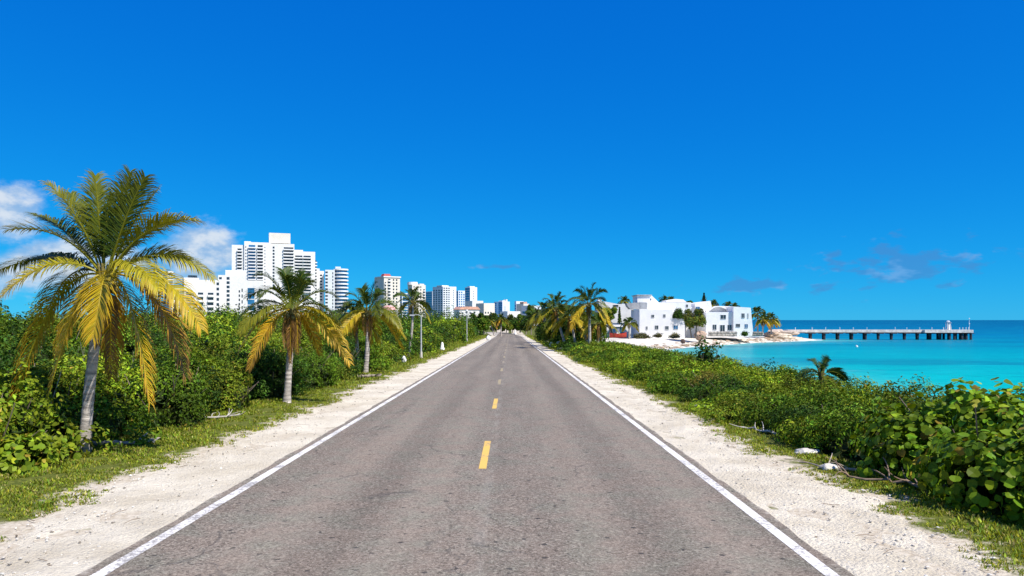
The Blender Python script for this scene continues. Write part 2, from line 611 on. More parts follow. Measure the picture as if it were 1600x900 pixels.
M["stucco"] = plain("white_stucco", (0.80, 0.79, 0.77), 0.85, 0.15, 0.04, 0.5)
M["cream"] = plain("warm_white_render", (0.80, 0.74, 0.64), 0.85, 0.15, 0.05, 0.1)
M["coolwhite"] = plain("cool_white_render", (0.76, 0.79, 0.82), 0.8, 0.2, 0.04, 0.1)
M["slab"] = plain("balcony_white", (0.82, 0.81, 0.80), 0.7, 0.2, 0.04, 0.3)
M["dglass"] = plain("dark_glass", (0.035, 0.055, 0.075), 0.12, 0.5, 0.3, 0.6)
M["bglass"] = plain("blue_glass", (0.03, 0.16, 0.33), 0.15, 0.5, 0.15, 0.2)
M["teal"] = plain("teal_wall", (0.03, 0.12, 0.17), 0.7, 0.2, 0.1, 2)
M["frame"] = plain("window_frame", (0.55, 0.55, 0.54), 0.6, 0.3, 0.05, 2)
M["greywall"] = plain("grey_panel", (0.34, 0.35, 0.36), 0.8, 0.2, 0.1, 1)
M["red"] = plain("faded_red_paint", (0.42, 0.045, 0.025), 0.55, 0.3, 0.2, 3)
M["tile"] = plain("orange_tiles", (0.72, 0.40, 0.29), 0.85, 0.15, 0.15, 1)
M["redroof"] = plain("red_roof", (0.42, 0.10, 0.085), 0.8, 0.2, 0.1, 1)
M["pink"] = plain("pink_roof", (0.70, 0.36, 0.34), 0.85, 0.15, 0.08, 1)
M["conc"] = plain("weathered_concrete", (0.66, 0.61, 0.55), 0.9, 0.15, 0.15, 1.2, 0.3)
M["pile"] = plain("dark_wet_concrete", (0.05, 0.05, 0.055), 0.8, 0.2, 0.2, 1.5)
M["metal"] = plain("galvanised_metal", (0.45, 0.46, 0.46), 0.5, 0.4, 0.08, 3)
M["globe"] = plain("white_lamp_globe", (0.75, 0.75, 0.72), 0.35, 0.4, 0.03, 3)
M["whitepaint"] = plain("white_paint", (0.80, 0.79, 0.76), 0.7, 0.2, 0.08, 4)
M["coco"] = plain("coconut_husk", (0.20, 0.17, 0.05), 0.6, 0.3, 0.3, 8)

# ------------------------------------------------------------------ terrain
LAND = np.array([(-6000, -300), (15, -300), (15, -50), (17, 20), (22, 60), (25.3, 102), (25.6, 126), (29, 138),
                 (34, 147), (42, 159), (60, 180), (74, 192), (83, 200), (86, 206), (84, 212), (72, 222), (60, 250),
                 (60, 420), (20, 900), (-400, 1800), (-6000, 2500)], dtype=float)


def zr(y):
    y = np.asarray(y, dtype=float)
    return np.where(y < 250, -0.0105 * np.maximum(y, -40), -2.625 - 0.2 * (1 - np.exp(-(y - 250) / 60)))


def shore_dist(x, y):
    """signed distance to the land outline, positive on land"""
    x, y = np.asarray(x, float), np.asarray(y, float)
    d = np.full(x.shape, 1e9)
    ins = np.zeros(x.shape, bool)
    n = len(LAND)
    for i in range(n):
        ax, ay = LAND[i]
        bx, by = LAND[(i + 1) % n]
        ex, ey = bx - ax, by - ay
        tt = np.clip(((x - ax) * ex + (y - ay) * ey) / (ex * ex + ey * ey), 0, 1)
        d = np.minimum(d, np.hypot(x - ax - tt * ex, y - ay - tt * ey))
        c = ((ay > y) != (by > y))
        with np.errstate(divide="ignore", invalid="ignore"):
            xi = (bx - ax) * (y - ay) / (by - ay) + ax
        ins ^= c & (x < xi)
    return np.where(ins, d, -d)


def zt(x, y):
    x, y = np.asarray(x, float), np.asarray(y, float)
    d = shore_dist(x, y)
    slope = 0.28 + (0.125 - 0.28) * np.clip((y - 85) / 40, 0, 1)
    beach = SEA + d * slope
    base = zr(y) - 0.03
    und = 0.10 * np.sin(x * 0.7 + y * 0.23) * np.sin(y * 0.31 - x * 0.4)
    far = np.clip((np.abs(x) - 7.0) / 4.0, 0, 1)
    base = base + und * far
    # softened minimum
    k = 0.35
    h = np.clip(0.5 + 0.5 * (beach - base) / k, 0, 1)
    z = beach * (1 - h) + base * h - k * h * (1 - h)
    z = np.where((np.abs(x + 0.4) < 6.6), np.minimum(zr(y) - 0.03, np.where(d > 6, 99, z)), z)
    return np.maximum(z, SEA - 3.0)


def edgeL(y):
    return -6.2 - 0.22 * vnoise(y, 11) - 0.10 * vnoise(y, 12, 5, 0.6) + 0.0 * y


def edgeR(y):
    return 5.12 + 0.22 * vnoise(y, 21) + 0.12 * vnoise(y, 22, 5, 0.6) - 0.004 * np.clip(y - 20, 0, 60)


xs = np.concatenate([-np.geomspace(110, 6000, 18)[::-1], np.arange(-100, -13, 4.0), np.arange(-12.5, -5, 0.5), np.arange(-5, 5, 1.0),
                     np.arange(5, 34, 0.7), np.arange(34, 96, 1.4), np.geomspace(97, 300, 8)])
ys = np.concatenate([np.arange(-40, 40, 0.8), np.arange(40, 262, 1.5), np.geomspace(263, 6000, 26)])
GX, GY = np.meshgrid(xs, ys)
GZ = zt(GX, GY)
SD = shore_dist(GX, GY)
nx, ny = len(xs), len(ys)
idx = np.arange(nx * ny).reshape(ny, nx)
quads = np.stack([idx[:-1, :-1], idx[:-1, 1:], idx[1:, 1:], idx[1:, :-1]], -1).reshape(-1, 4)
Vt = np.stack([GX, GY, GZ], -1).reshape(-1, 3)
# where the ground is bare sand: next to the shoulders and on the beach
sl = np.exp(-np.clip(edgeL(GY) - GX, 0, 99) / 0.9) * (GX < 0)
sr = np.exp(-np.clip(GX - edgeR(GY), 0, 99) / 0.7) * (GX > 0)
sandy = np.clip(np.maximum(sl, sr) * 0.75, 0, 1)
fsd = SD.reshape(-1)[quads].mean(1)
fx = GX.reshape(-1)[quads].mean(1)
fy = GY.reshape(-1)[quads].mean(1)
is_beach = (fx > 6.5) & (((fsd < 6.0) & (fy < 110)) | ((fsd < 26) & (fy >= 110) & (fx > 9.5) & (fy < 240)))
keep_b = is_beach & (fsd > -18)
keep_g = ~is_beach & (fsd > -3)


def sub_mesh(q):
    used, inv = np.unique(q, return_inverse=True)
    return used, inv.reshape(q.shape)


u, q = sub_mesh(quads[keep_g])
tag(link("ground", np_mesh("ground", Vt[u], [q], M["ground"], None, True, {"sandy": sandy.reshape(-1)[u]})), kind="structure")
u, q = sub_mesh(quads[keep_b])
tag(link("beach", np_mesh("beach", Vt[u], [q], M["beach"], None, True)), kind="structure")

# sea --------------------------------------------------------------
sxs = np.concatenate([-np.geomspace(60, 30000, 24)[::-1], np.arange(-50, 10, 10.0), np.arange(10, 100, 2.0), np.arange(100, 220, 6.0), np.geomspace(226, 30000, 30)])
sys_ = np.concatenate([np.arange(-120, 20, 12.0), np.arange(20, 230, 2.0), np.arange(230, 420, 8), np.geomspace(430, 45000, 50)])
HX, HY = np.meshgrid(sxs, sys_)
sd2 = -shore_dist(HX, HY)
dist = np.hypot(HX, HY)
ramp_d = np.array([0, 40, 62, 80, 105, 150, 220, 330, 600, 1200, 4000, 60000], float)
ramp_c = np.array([(0.02, 0.46, 0.34), (0.006, 0.44, 0.36), (0.003, 0.42, 0.36), (0.002, 0.385, 0.35), (0.002, 0.335, 0.335), (0.001, 0.27, 0.31), (0.001, 0.185, 0.275),
                   (0.001, 0.13, 0.245), (0.001, 0.085, 0.195), (0.001, 0.06, 0.16), (0.001, 0.047, 0.13), (0.001, 0.042, 0.12)])
sc = np.stack([np.interp(dist, ramp_d, ramp_c[:, i]) for i in range(3)], -1)
near = np.clip(1 - sd2 / 17.0, 0, 1)[..., None] ** 1.5
sc = sc * (1 - near) + np.array([0.13, 0.42, 0.36]) * near
nx2, ny2 = len(sxs), len(sys_)
i2 = np.arange(nx2 * ny2).reshape(ny2, nx2)
q2 = np.stack([i2[:-1, :-1], i2[:-1, 1:], i2[1:, 1:], i2[1:, :-1]], -1).reshape(-1, 4)
qsd = sd2.reshape(-1)[q2].max(1)
q2 = q2[qsd > -12]
u, q2 = sub_mesh(q2)
Vs = np.stack([HX, HY, np.full_like(HX, SEA)], -1).reshape(-1, 3)
tag(link("sea", np_mesh("sea", Vs[u], [q2], M["sea"], sc.reshape(-1, 3)[u], False, {"shore": np.clip(sd2.reshape(-1)[u], -20, 1000)})), kind="structure")

# road, shoulders, lines ------------------------------------------------
ysr = np.concatenate([np.arange(-12, 40, 0.2), np.arange(40, 252, 1.0), np.arange(252, 330, 6.0)])
RC = -0.45
BL = RC - 3.92 - 0.030 * vnoise(ysr, 31, 7, 0.25)
BR = RC + 3.92 + 0.030 * vnoise(ysr, 32, 7, 0.25)


def bend(y):                       # the road swings to the left at its far end
    return -0.0007 * np.clip(np.asarray(y) - 215, 0, None) ** 2


def strip(name, mat, xcols, zoff, ysv, bumpz=None, thick=0.0):
    """xcols: list of x(y) arrays"""
    X = np.stack(xcols, 1) + bend(ysv)[:, None]
    Y = np.repeat(ysv[:, None], X.shape[1], 1)
    Z = np.repeat((zr(ysv) + zoff)[:, None], X.shape[1], 1)
    if bumpz is not None:
        Z = Z + bumpz
    if thick:
        X = np.concatenate([X[:, :1], X, X[:, -1:]], 1)
        Y = np.concatenate([Y[:, :1], Y, Y[:, -1:]], 1)
        Z = np.concatenate([Z[:, :1] - thick, Z, Z[:, -1:] - thick], 1)
    ii = np.arange(X.size).reshape(X.shape)
    qq = np.stack([ii[:-1, :-1], ii[:-1, 1:], ii[1:, 1:], ii[1:, :-1]], -1).reshape(-1, 4)
    return tag(link(name, np_mesh(name, np.stack([X, Y, Z], -1).reshape(-1, 3), [qq], mat, None, False)), kind="structure")


road_cols = [BL] + [np.full_like(ysr, RC + c) for c in (-3.6, -2, 0, 2, 3.6)] + [BR]
strip("road", M["asphalt"], road_cols, 0.0, ysr, None, 0.05)

rng = np.random.default_rng(5)


def shoulder(name, inner, outer, seed):
    yv = np.concatenate([np.arange(-8, 45, 0.14), np.arange(45, 120, 0.6), np.arange(120, 290, 2.0)])
    inn, out_ = inner(yv), outer(yv)
    ncol = 26
    ts = np.linspace(0, 1, ncol)
    cols = [inn + (out_ - inn) * tt for tt in ts]
    r2 = np.random.default_rng(seed)
    bz = r2.normal(0, 1, (len(yv), ncol))
    k = np.array([0.25, 0.5, 0.25])
    for _ in range(2):
        bz = np.apply_along_axis(lambda v: np.convolve(v, k, "same"), 0, bz)
        bz = np.apply_along_axis(lambda v: np.convolve(v, k, "same"), 1, bz)
    low = 0.02 * np.sin(yv[:, None] * 0.9 + ts[None, :] * 5) * np.sin(ts[None, :] * math.pi)
    bz = bz * 0.016 + low * 0.6 - 0.012 - 0.018 * (ts[None, :] ** 6)
    return strip(name, M["sand"], cols, -0.005, yv, bz)


shoulder("sand_shoulder", lambda y: np.full_like(y, RC - 3.80), edgeL, 41)
shoulder("sand_shoulder", lambda y: np.full_like(y, RC + 3.80), edgeR, 42)

yl = np.concatenate([np.arange(-10, 60, 0.5), np.arange(60, 255, 2.0)])
for xl in (-3.70, 3.70):
    w = 0.072
    strip("edge_line", M["white_line"], [RC + xl - w + 0.006 * vnoise(yl, 51), RC + xl + w + 0.006 * vnoise(yl, 52)], 0.004, yl)
dashes = Geo()
worn = Geo()
y0 = 13.1
k = 0
while y0 < 215:
    ln = 3.2
    n = 5
    yy = np.linspace(y0, y0 + ln, n)
    x0 = RC - 0.04
    V = []
    for j, yv in enumerate(yy):
        for sx_ in (-0.068, 0.068):
            V.append((x0 + sx_ + bend(yv), yv, float(zr(yv)) + 0.004))
    (dashes if k < 2 else worn).add(V, [np.array([(2 * j, 2 * j + 1, 2 * j + 3, 2 * j + 2) for j in range(n - 1)])])
    y0 += 9.75
    k += 1
tag(dashes.build("centre_line", M["yellow_line"]), kind="structure")
tag(worn.build("centre_line", M["worn_line"]), kind="structure")

# ------------------------------------------------------------------ foliage


def unit(v):
    return v / (np.linalg.norm(v, axis=-1, keepdims=True) + 1e-9)


def leaf_quads(P, Nn, size, asp, rng_, fold=0.12):
    n = len(P)
    U = unit(np.cross(Nn, rng_.normal(0, 1, (n, 3))))
    Vv = np.cross(Nn, U)
    s = size[:, None]
    V = np.stack([P - U * s * 0.5, P + Vv * s * asp * 0.5 + Nn * s * fold, P + U * s * 0.5 - Nn * s * fold * 0.6, P - Vv * s * asp * 0.5 + Nn * s * fold], 1)
    return V.reshape(-1, 3), np.arange(4 * n).reshape(n, 4)


def leaf_discs(P, Nn, size, rng_, k=9):
    n = len(P)
    U = unit(np.cross(Nn, rng_.normal(0, 1, (n, 3))))
    Vv = np.cross(Nn, U)
    a = np.linspace(0, 2 * math.pi, k, endpoint=False)
    rad = 0.5 * (1.0 + 0.06 * np.cos(a) - 0.18 * (np.abs(a - math.pi) < 0.4))
    ca, sa = np.cos(a) * rad * 1.02, np.sin(a) * rad
    cup = rng_.uniform(0.05, 0.22, n)[:, None, None] * (np.abs(sa) * 1.2)[None, :, None]
    s = size[:, None, None]
    jit = 1 + rng_.normal(0, 0.07, (n, k, 1))
    curl = rng_.normal(-0.10, 0.16, n)[:, None, None] * (ca[None, :, None] * 2) ** 2
    rim = P[:, None] + s * jit * (ca[None, :, None] * U[:, None] + sa[None, :, None] * Vv[:, None] * rng_.uniform(0.85, 1.05, n)[:, None, None] + (cup + curl * 0.5) * Nn[:, None])
    mid1 = P[:, None] + s * np.array([0.0])[None, :, None] * U[:, None]
    V = np.concatenate([mid1, rim], 1)
    base = (np.arange(n) * (k + 1))[:, None]
    tri = []
    for j in range(k):
        tri.append(np.concatenate([base, base + 1 + j, base + 1 + (j + 1) % k], 1))
    return V.reshape(-1, 3), np.concatenate(tri)


def jitter_cols(base, n, rng_, hue=0.15, val=0.3, yellow=0.0, ycol=(0.30, 0.22, 0.03)):
    c = np.tile(np.asarray(base, float), (n, 1))
    v = np.exp(rng_.normal(0, val, n))
    c = c * v[:, None]
    h = rng_.normal(0, hue, n)
    c[:, 0] *= 1 + h
    c[:, 2] *= 1 - h * 0.5
    if yellow:
        mk = rng_.random(n) < yellow
        c[mk] = np.asarray(ycol) * np.exp(rng_.normal(0, 0.25, (mk.sum(), 1)))
    return np.clip(c, 0.003, 0.6)


def bush_points(rx, ry, h, n, rng_, nl=14, spray=0.08, low=0.0):
    """leaf positions and normals of a lumpy dome resting on z=0"""
    ca = rng_.uniform(0, 2 * math.pi, nl)
    ce = np.arcsin(rng_.uniform(0.02, 1.0, nl))
    lr = rng_.uniform(0.20, 0.40, nl)
    rr = rng_.uniform(0.52, 0.86, nl)
    C = np.stack([np.cos(ca) * np.cos(ce) * rr, np.sin(ca) * np.cos(ce) * rr, np.maximum(np.sin(ce) * rr, 0.05)], 1)
    C = np.concatenate([C, [[0, 0, 0.35]]])
    lr = np.concatenate([lr, [0.48]])
    m_ = int(n * 1.9)
    L = rng_.choice(len(C), m_, p=lr ** 2 / (lr ** 2).sum())
    d = unit(rng_.normal(0, 1, (m_, 3)) + np.array([0, 0, 0.35]))
    r = lr[L] * np.where(rng_.random(m_) < spray, rng_.uniform(1.0, 1.32, m_), rng_.uniform(0.80, 1.04, m_))
    P = C[L] + d * r[:, None]
    ok = P[:, 2] > low
    for c, l_ in zip(C, lr):
        ok &= (np.linalg.norm(P - c, axis=1) > l_ * 0.66)
    P, d, L = P[ok][:n], d[ok][:n], L[ok][:n]
    P = P * np.array([rx, ry, h])
    Nn = unit(d + rng_.normal(0, 0.34, d.shape) + np.array([0, 0, 0.30]))
    return P, Nn, L


def add_bush(geo, c, rx, ry, h, n, leaf, col, rng_, asp=0.55, kind="quad", yellow=0.02, nl=14, spray=0.1, hue=0.12, val=0.28, low=0.0):
    per = 9 if kind == "quad" else 5
    Pc, Nc, Lc = bush_points(rx, ry, h, max(30, n // per), rng_, nl, spray, low)
    nc = len(Pc)
    own = np.repeat(np.arange(nc), per)
    n = len(own)
    off = rng_.normal(0, 1, (n, 3))
    off -= Nc[own] * (off * Nc[own]).sum(1, keepdims=True) * 0.45
    spread = leaf * (0.95 if kind == "quad" else 0.75)
    P = Pc[own] + off * spread + np.asarray(c)
    P[:, 2] = np.maximum(P[:, 2], c[2] + 0.02)
    Nn = unit(Nc[own] + off * 0.33 + rng_.normal(0, 0.25, (n, 3)))
    L = Lc[own]
    sz = leaf * rng_.uniform(0.6, 1.3, n)
    cc = jitter_cols(col, n, rng_, hue, val, yellow) * np.exp(rng_.normal(0, 0.2, nc))[own][:, None]
    lobe = np.exp(rng_.normal(0, 0.26, nl + 1))
    cc = np.clip(cc * lobe[L][:, None], 0.003, np.array(col) * 2.4 + 0.02)
    # bigger leaves added inside, coloured dark so gaps between clumps read as shade
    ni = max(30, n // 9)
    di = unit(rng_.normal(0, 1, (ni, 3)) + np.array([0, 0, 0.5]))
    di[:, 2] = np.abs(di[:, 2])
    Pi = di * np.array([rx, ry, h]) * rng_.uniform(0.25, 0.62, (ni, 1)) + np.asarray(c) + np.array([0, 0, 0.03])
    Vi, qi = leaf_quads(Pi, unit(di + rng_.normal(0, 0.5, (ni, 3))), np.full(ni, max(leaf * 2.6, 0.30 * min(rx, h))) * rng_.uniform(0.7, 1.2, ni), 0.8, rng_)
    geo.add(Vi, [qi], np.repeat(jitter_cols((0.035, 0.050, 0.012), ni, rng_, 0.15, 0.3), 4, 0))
    if kind == "quad":
        V, q_ = leaf_quads(P, Nn, sz, asp, rng_)
        geo.add(V, [q_], np.repeat(cc, 4, 0))
    else:
        V, q_ = leaf_discs(P, Nn, sz, rng_)
        geo.add(V, [q_], np.repeat(cc, 10, 0))


def add_stems(geo, c, rx, ry, h, n, rng_, r0=0.02, col=(0.17, 0.13, 0.10)):
    for _ in range(n):
        a = rng_.uniform(0, 6.28)
        e = rng_.uniform(0.35, 1.0)
        tip = np.array([math.cos(a) * rx * e, math.sin(a) * ry * e, h * rng_.uniform(0.45, 0.95)])
        b_ = np.array([math.cos(a) * rx * 0.15, math.sin(a) * ry * 0.15, -0.05])
        mid_ = (b_ + tip) / 2 + rng_.normal(0, 0.08 * h, 3)
        tt = np.linspace(0, 1, 6)[:, None]
        pts = (1 - tt) ** 2 * b_ + 2 * tt * (1 - tt) * mid_ + tt ** 2 * tip + np.asarray(c)
        geo.tube(pts, np.linspace(r0, r0 * 0.3, 6), 5, np.array(col) * rng_.uniform(0.7, 1.5))


GREEN = (0.085, 0.148, 0.009)
OLIVE = (0.130, 0.172, 0.011)
DEEP = (0.040, 0.088, 0.009)
LIME = (0.165, 0.228, 0.012)


def shrub(name, x, y, rx, ry, h, n, leaf, col, seed, label, cat="shrub", group=None, kind="quad", asp=0.55, yellow=0.02, nl=14, spray=0.1, stems=14, mat=None):
    r_ = np.random.default_rng(seed)
    root = empty(name, (x, y, float(zt(np.array(x), np.array(y))) - 0.03), label, cat, group)
    g = Geo()
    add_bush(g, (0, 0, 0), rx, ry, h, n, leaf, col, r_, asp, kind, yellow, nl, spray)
    g.build("foliage", mat or M["leaf"], root)
    s = Geo()
    add_stems(s, (0, 0, 0), rx, ry, h, stems, r_, 0.012 + 0.008 * h)
    s.build("stem", M["twig"], root)
    return root


# ---- the two sea grapes close to the camera
shrub("sea_grape_bush", 8.15, 11.5, 2.1, 2.7, 2.0, 9800, 0.132, (0.150, 0.240, 0.011), 101,
      "large sea grape bush with round leathery leaves at right edge of photo", "bush", kind="disc", yellow=0.05, nl=20, spray=0.16, stems=26, mat=M["grape"])
shrub("sea_grape_bush", 10.9, 11.0, 2.0, 2.6, 1.75, 4800, 0.130, (0.110, 0.190, 0.012), 102,
      "round-leaved sea grape bush cut off by photo's right edge behind the largest one", "bush", kind="disc", yellow=0.05, nl=16, spray=0.14, stems=16, mat=M["grape"])
shrub("sea_grape_bush", -9.75, 13.6, 1.35, 1.9, 1.30, 3400, 0.125, (0.165, 0.225, 0.014), 103,
      "pale yellowish sea grape bush left of the tallest palm's trunk", "bush", kind="disc", yellow=0.12, nl=16, spray=0.14, stems=16, mat=M["grape"])

# ---- shrubs along the left edge of the road that can be told apart
LEFT = [
    # x, y, rx, ry, h, n, leaf, col, label
    (-10.85, 17.2, 1.6, 1.7, 1.9, 9000, 0.10, OLIVE, "olive shrub directly behind the tallest palm's trunk"),
    (-9.15, 19.6, 1.5, 1.6, 1.75, 9000, 0.085, GREEN, "leafy green shrub right of the tallest palm above a dead log"),
    (-8.95, 22.8, 1.3, 1.5, 1.5, 8000, 0.085, OLIVE, "low olive shrub left of the second palm's trunk"),
    (-8.85, 27.0, 1.5, 1.8, 1.9, 9000, 0.09, DEEP, "dark shrub just behind the second palm's trunk"),
    (-8.55, 31.5, 1.4, 2.0, 1.8, 8000, 0.095, GREEN, "mid green shrub between the second and third palms"),
    (-8.85, 37.0, 1.5, 2.2, 1.9, 7000, 0.11, DEEP, "dark shrub left of the third palm's base"),
    (-9.45, 45.5, 1.5, 2.4, 2.0, 6000, 0.13, GREEN, "round green shrub right of the third palm's base"),
    (-9.45, 53.0, 1.6, 2.5, 2.0, 5000, 0.15, OLIVE, "olive shrub left of the bare slim post"),
    (-9.45, 66.0, 1.6, 3.0, 2.0, 4500, 0.17, GREEN, "low rounded shrub behind the white marker stone on the left verge"),
]
for i, a in enumerate(LEFT):
    shrub("shrub", *a[:8], 200 + i, a[8], "shrub", "shrubs along the left verge", yellow=0.03)

# ---- the dense thicket behind them: one mass nobody could count
rng = np.random.default_rng(7)
th = Geo()
cnt = 0
pts = []
yb = 10.0
while yb < 265:
    step = 2.0 + yb * 0.022
    xlim = -9.0 - float(np.interp(yb, [10, 40, 60, 90, 200, 260], [1.0, 0.8, 0.8, 2.0, 3.2, 3.5]))
    xb = xlim
    far_x = -16 - 0.62 * yb - 8
    far_x = max(far_x, -62)
    while xb > far_x:
        x_ = xb + rng.uniform(-0.6, 0.6)
        y_ = yb + rng.uniform(-0.8, 0.8)
        if x_ / y_ > -0.80:
            depth_in = -x_ - 9.0
            h = 1.25 + 0.19 * depth_in + 0.013 * y_ + 0.012 * max(0, y_ - 80)
            h = min(h, 2.9 + 0.012 * y_ + 0.012 * max(0, y_ - 80)) * rng.uniform(0.66, 1.2)
            pts.append((x_, y_, h))
        xb -= step * rng.uniform(0.85, 1.1)
    yb += step * 0.95
for (x_, y_, h) in pts:
    D_ = y_
    if D_ < 32:
        n_, lf = 4200, 0.105
    elif D_ < 60:
        n_, lf = 2400, 0.15
    elif D_ < 120:
        n_, lf = 1100, 0.25
    else:
        n_, lf = 520, 0.40
    if -x_ > 30:
        n_ = int(n_ * 0.6)
        lf *= 1.25
    st_ = 2.0 + D_ * 0.022
    rr = st_ * rng.uniform(0.62, 0.95)
    c_ = np.array([GREEN, GREEN, OLIVE, DEEP, LIME, LIME][rng.integers(0, 6)]) * rng.uniform(0.7, 1.35)
    if D_ > 80 and rng.random() < 0.6:                 # darker trees take over towards the far end
        c_ = np.array(DEEP) * rng.uniform(0.8, 1.3)
    zb = float(zt(np.array(x_), np.array(y_)))
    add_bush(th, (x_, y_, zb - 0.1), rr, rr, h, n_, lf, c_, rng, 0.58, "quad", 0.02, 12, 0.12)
for _ in range(90):
    y_ = rng.uniform(16, 70)
    x_ = -10.3 - rng.uniform(0, 0.3) * y_
    zb = float(zt(np.array(x_), np.array(y_)))
    h = 1.5 + 0.16 * (-x_ - 9)
    add_stems(th, (x_, y_, zb), 0.9, 0.9, h * 1.05, 3, rng, 0.016, (0.30, 0.26, 0.21))
tag(th.build("thicket", M["leaf"]), "dense green coastal thicket filling the land left of the road", "vegetation", kind="stuff")

# ---- scrub on the right, sloping down to the sea: mass
rng = np.random.default_rng(8)
sc_g = Geo()
yb = 13.5
while yb < 112:
    step = 1.25 + yb * 0.012
    xb = 6.95 + rng.uniform(-0.2, 0.2) + (0.25 if yb > 60 else 0)
    while xb < min(15.0, float(np.interp(yb, [10, 20, 65, 102], [13, 13, 17, 17]))):
        x_ = xb + rng.uniform(-0.25, 0.25)
        y_ = yb + rng.uniform(-0.4, 0.4)
        zb = float(zt(np.array(x_), np.array(y_)))
        lowr = float(np.interp(y_, [22, 42, 90, 112], [0, 0.16, 0.2, 0.0]))
        top = float(zr(y_)) + (1.15 if x_ < 9.0 else 1.12 - 0.11 * (x_ - 9.0)) * rng.uniform(0.72, 1.12) - lowr * (1.0 if x_ > 7.6 else 0.3)
        if x_ < 7.6:
            top = float(zr(y_)) + rng.uniform(0.55, 0.95)
        h = max(top - zb, 0.45)
        if y_ < 30:
            n_, lf = 4600, 0.088
        elif y_ < 55:
            n_, lf = 2400, 0.125
        else:
            n_, lf = 900, 0.19
        if x_ > 10:
            n_ = n_ // 2
        rr = step * rng.uniform(0.75, 1.05)
        c_ = np.array([LIME, GREEN, LIME, GREEN, OLIVE, DEEP][rng.integers(0, 6)]) * rng.uniform(0.85, 1.3)
        if not (x_ < 10.5 and y_ < 14.4):
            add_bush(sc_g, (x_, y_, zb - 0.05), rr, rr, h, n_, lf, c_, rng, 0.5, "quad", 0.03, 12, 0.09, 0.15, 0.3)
        xb += step * rng.uniform(0.9, 1.15)
    yb += step * 0.9
tag(sc_g.build("scrub", M["leaf"]), "low olive green scrub between the right shoulder and the sea", "vegetation", kind="stuff")
RIGHT = [
    (7.0, 16.6, 1.0, 1.3, 0.95, 8000, 0.07, DEEP, "dark shrub between the large sea grape and the yellow-green shrub"),
    (7.3, 19.2, 1.1, 1.3, 1.05, 8000, 0.065, LIME, "yellow-green shrub next along the right hedge after the dark one"),
    (7.1, 23.2, 1.0, 1.4, 0.95, 7000, 0.075, DEEP, "dark glossy shrub with twiggy foot near flat white stones on the right verge"),
    (7.4, 27.5, 1.1, 1.5, 1.0, 6000, 0.085, (0.15, 0.135, 0.02), "rusty olive shrub midway along the right hedge"),
    (9.9, 37.0, 0.8, 0.9, 2.15, 1200, 0.16, DEEP, "dark broad-leaved bush poking above the right scrub against pale water"),
]
for i, a in enumerate(RIGHT):
    shrub("shrub", *a[:8], 300 + i, a[8], "shrub", "shrubs in the right hedge", yellow=0.03, asp=0.5 if i < 4 else 0.8)

# ---- grass strips
rng = np.random.default_rng(9)


def grass(name, edge, sgn, width, label):
    V, Q, T_, C = [], [], [], []
    P = []
    for (ya, yb_, dens, hh) in ((7, 16, 190, 0.068), (16, 30, 110, 0.085), (30, 60, 36, 0.13), (60, 130, 8, 0.22), (130, 240, 3, 0.3)):
        n = int((yb_ - ya) * width * dens)
        y_ = rng.uniform(ya, yb_, n)
        t_ = rng.random(n) ** 0.85
        x_ = edge(y_) + sgn * (-0.22 + t_ * width)
        # clumped
        cl = np.array([mnoise.fractal(Vector((a * 0.9, b * 0.9, 3.1 * sgn)), 0.9, 2.0, 4) for a, b in zip(x_, y_)])
        keep = cl > (-0.28 + 0.45 * np.exp(-t_ * width / 0.35) - 0.22 * t_)
        P.append(np.stack([x_[keep], y_[keep], np.full(keep.sum(), hh) * (0.6 + 0.5 * t_[keep] + 0.4 * np.clip(cl[keep], 0, 1))], 1))
    P = np.concatenate(P)
    z = zt(P[:, 0], P[:, 1])
    nb = 8
    n = len(P) * nb
    B = np.repeat(np.stack([P[:, 0], P[:, 1], z - 0.01], 1), nb, 0) + np.concatenate([rng.normal(0, 0.045, (n, 2)), np.zeros((n, 1))], 1) * (np.repeat(P[:, 2], nb)[:, None] / 0.1)
    hgt = np.repeat(P[:, 2], nb) * rng.uniform(0.45, 1.25, n)
    a = rng.uniform(0, 6.28, n)
    lean = rng.uniform(0.3, 1.3, n)
    D_ = np.stack([np.cos(a) * lean, np.sin(a) * lean, np.ones(n)], 1)
    D_ = unit(D_)
    tip = B + D_ * hgt[:, None] * 1.15
    tip[:, 2] -= hgt * 0.12 * lean
    Wd = np.stack([-np.sin(a), np.cos(a), np.zeros(n)], 1) * (hgt * rng.uniform(0.09, 0.17, n))[:, None]
    mid_ = B + D_ * hgt[:, None] * 0.6
    VV = np.stack([B - Wd * 0.6, B + Wd * 0.6, mid_ + Wd, tip, mid_ - Wd], 1).reshape(-1, 3)
    qq = np.arange(5 * n).reshape(n, 5)
    cc = jitter_cols((0.200, 0.240, 0.018), n, rng, 0.18, 0.28, 0.10, (0.34, 0.28, 0.10))
    pc = np.exp(rng.normal(0, 0.2, len(P)))
    cc = np.clip(cc * np.repeat(pc, nb)[:, None], 0, 0.6)
    o = link(name, np_mesh(name, VV, [qq], M["grass"], np.repeat(cc, 5, 0)))
    tag(o, label, "grass", kind="stuff")


grass("grass", edgeL, -1, 3.0, "short yellow-green grass strip between left sandy shoulder and thicket")
grass("grass", edgeR, 1, 1.7, "thin patchy grass strip between right sandy shoulder and scrub")

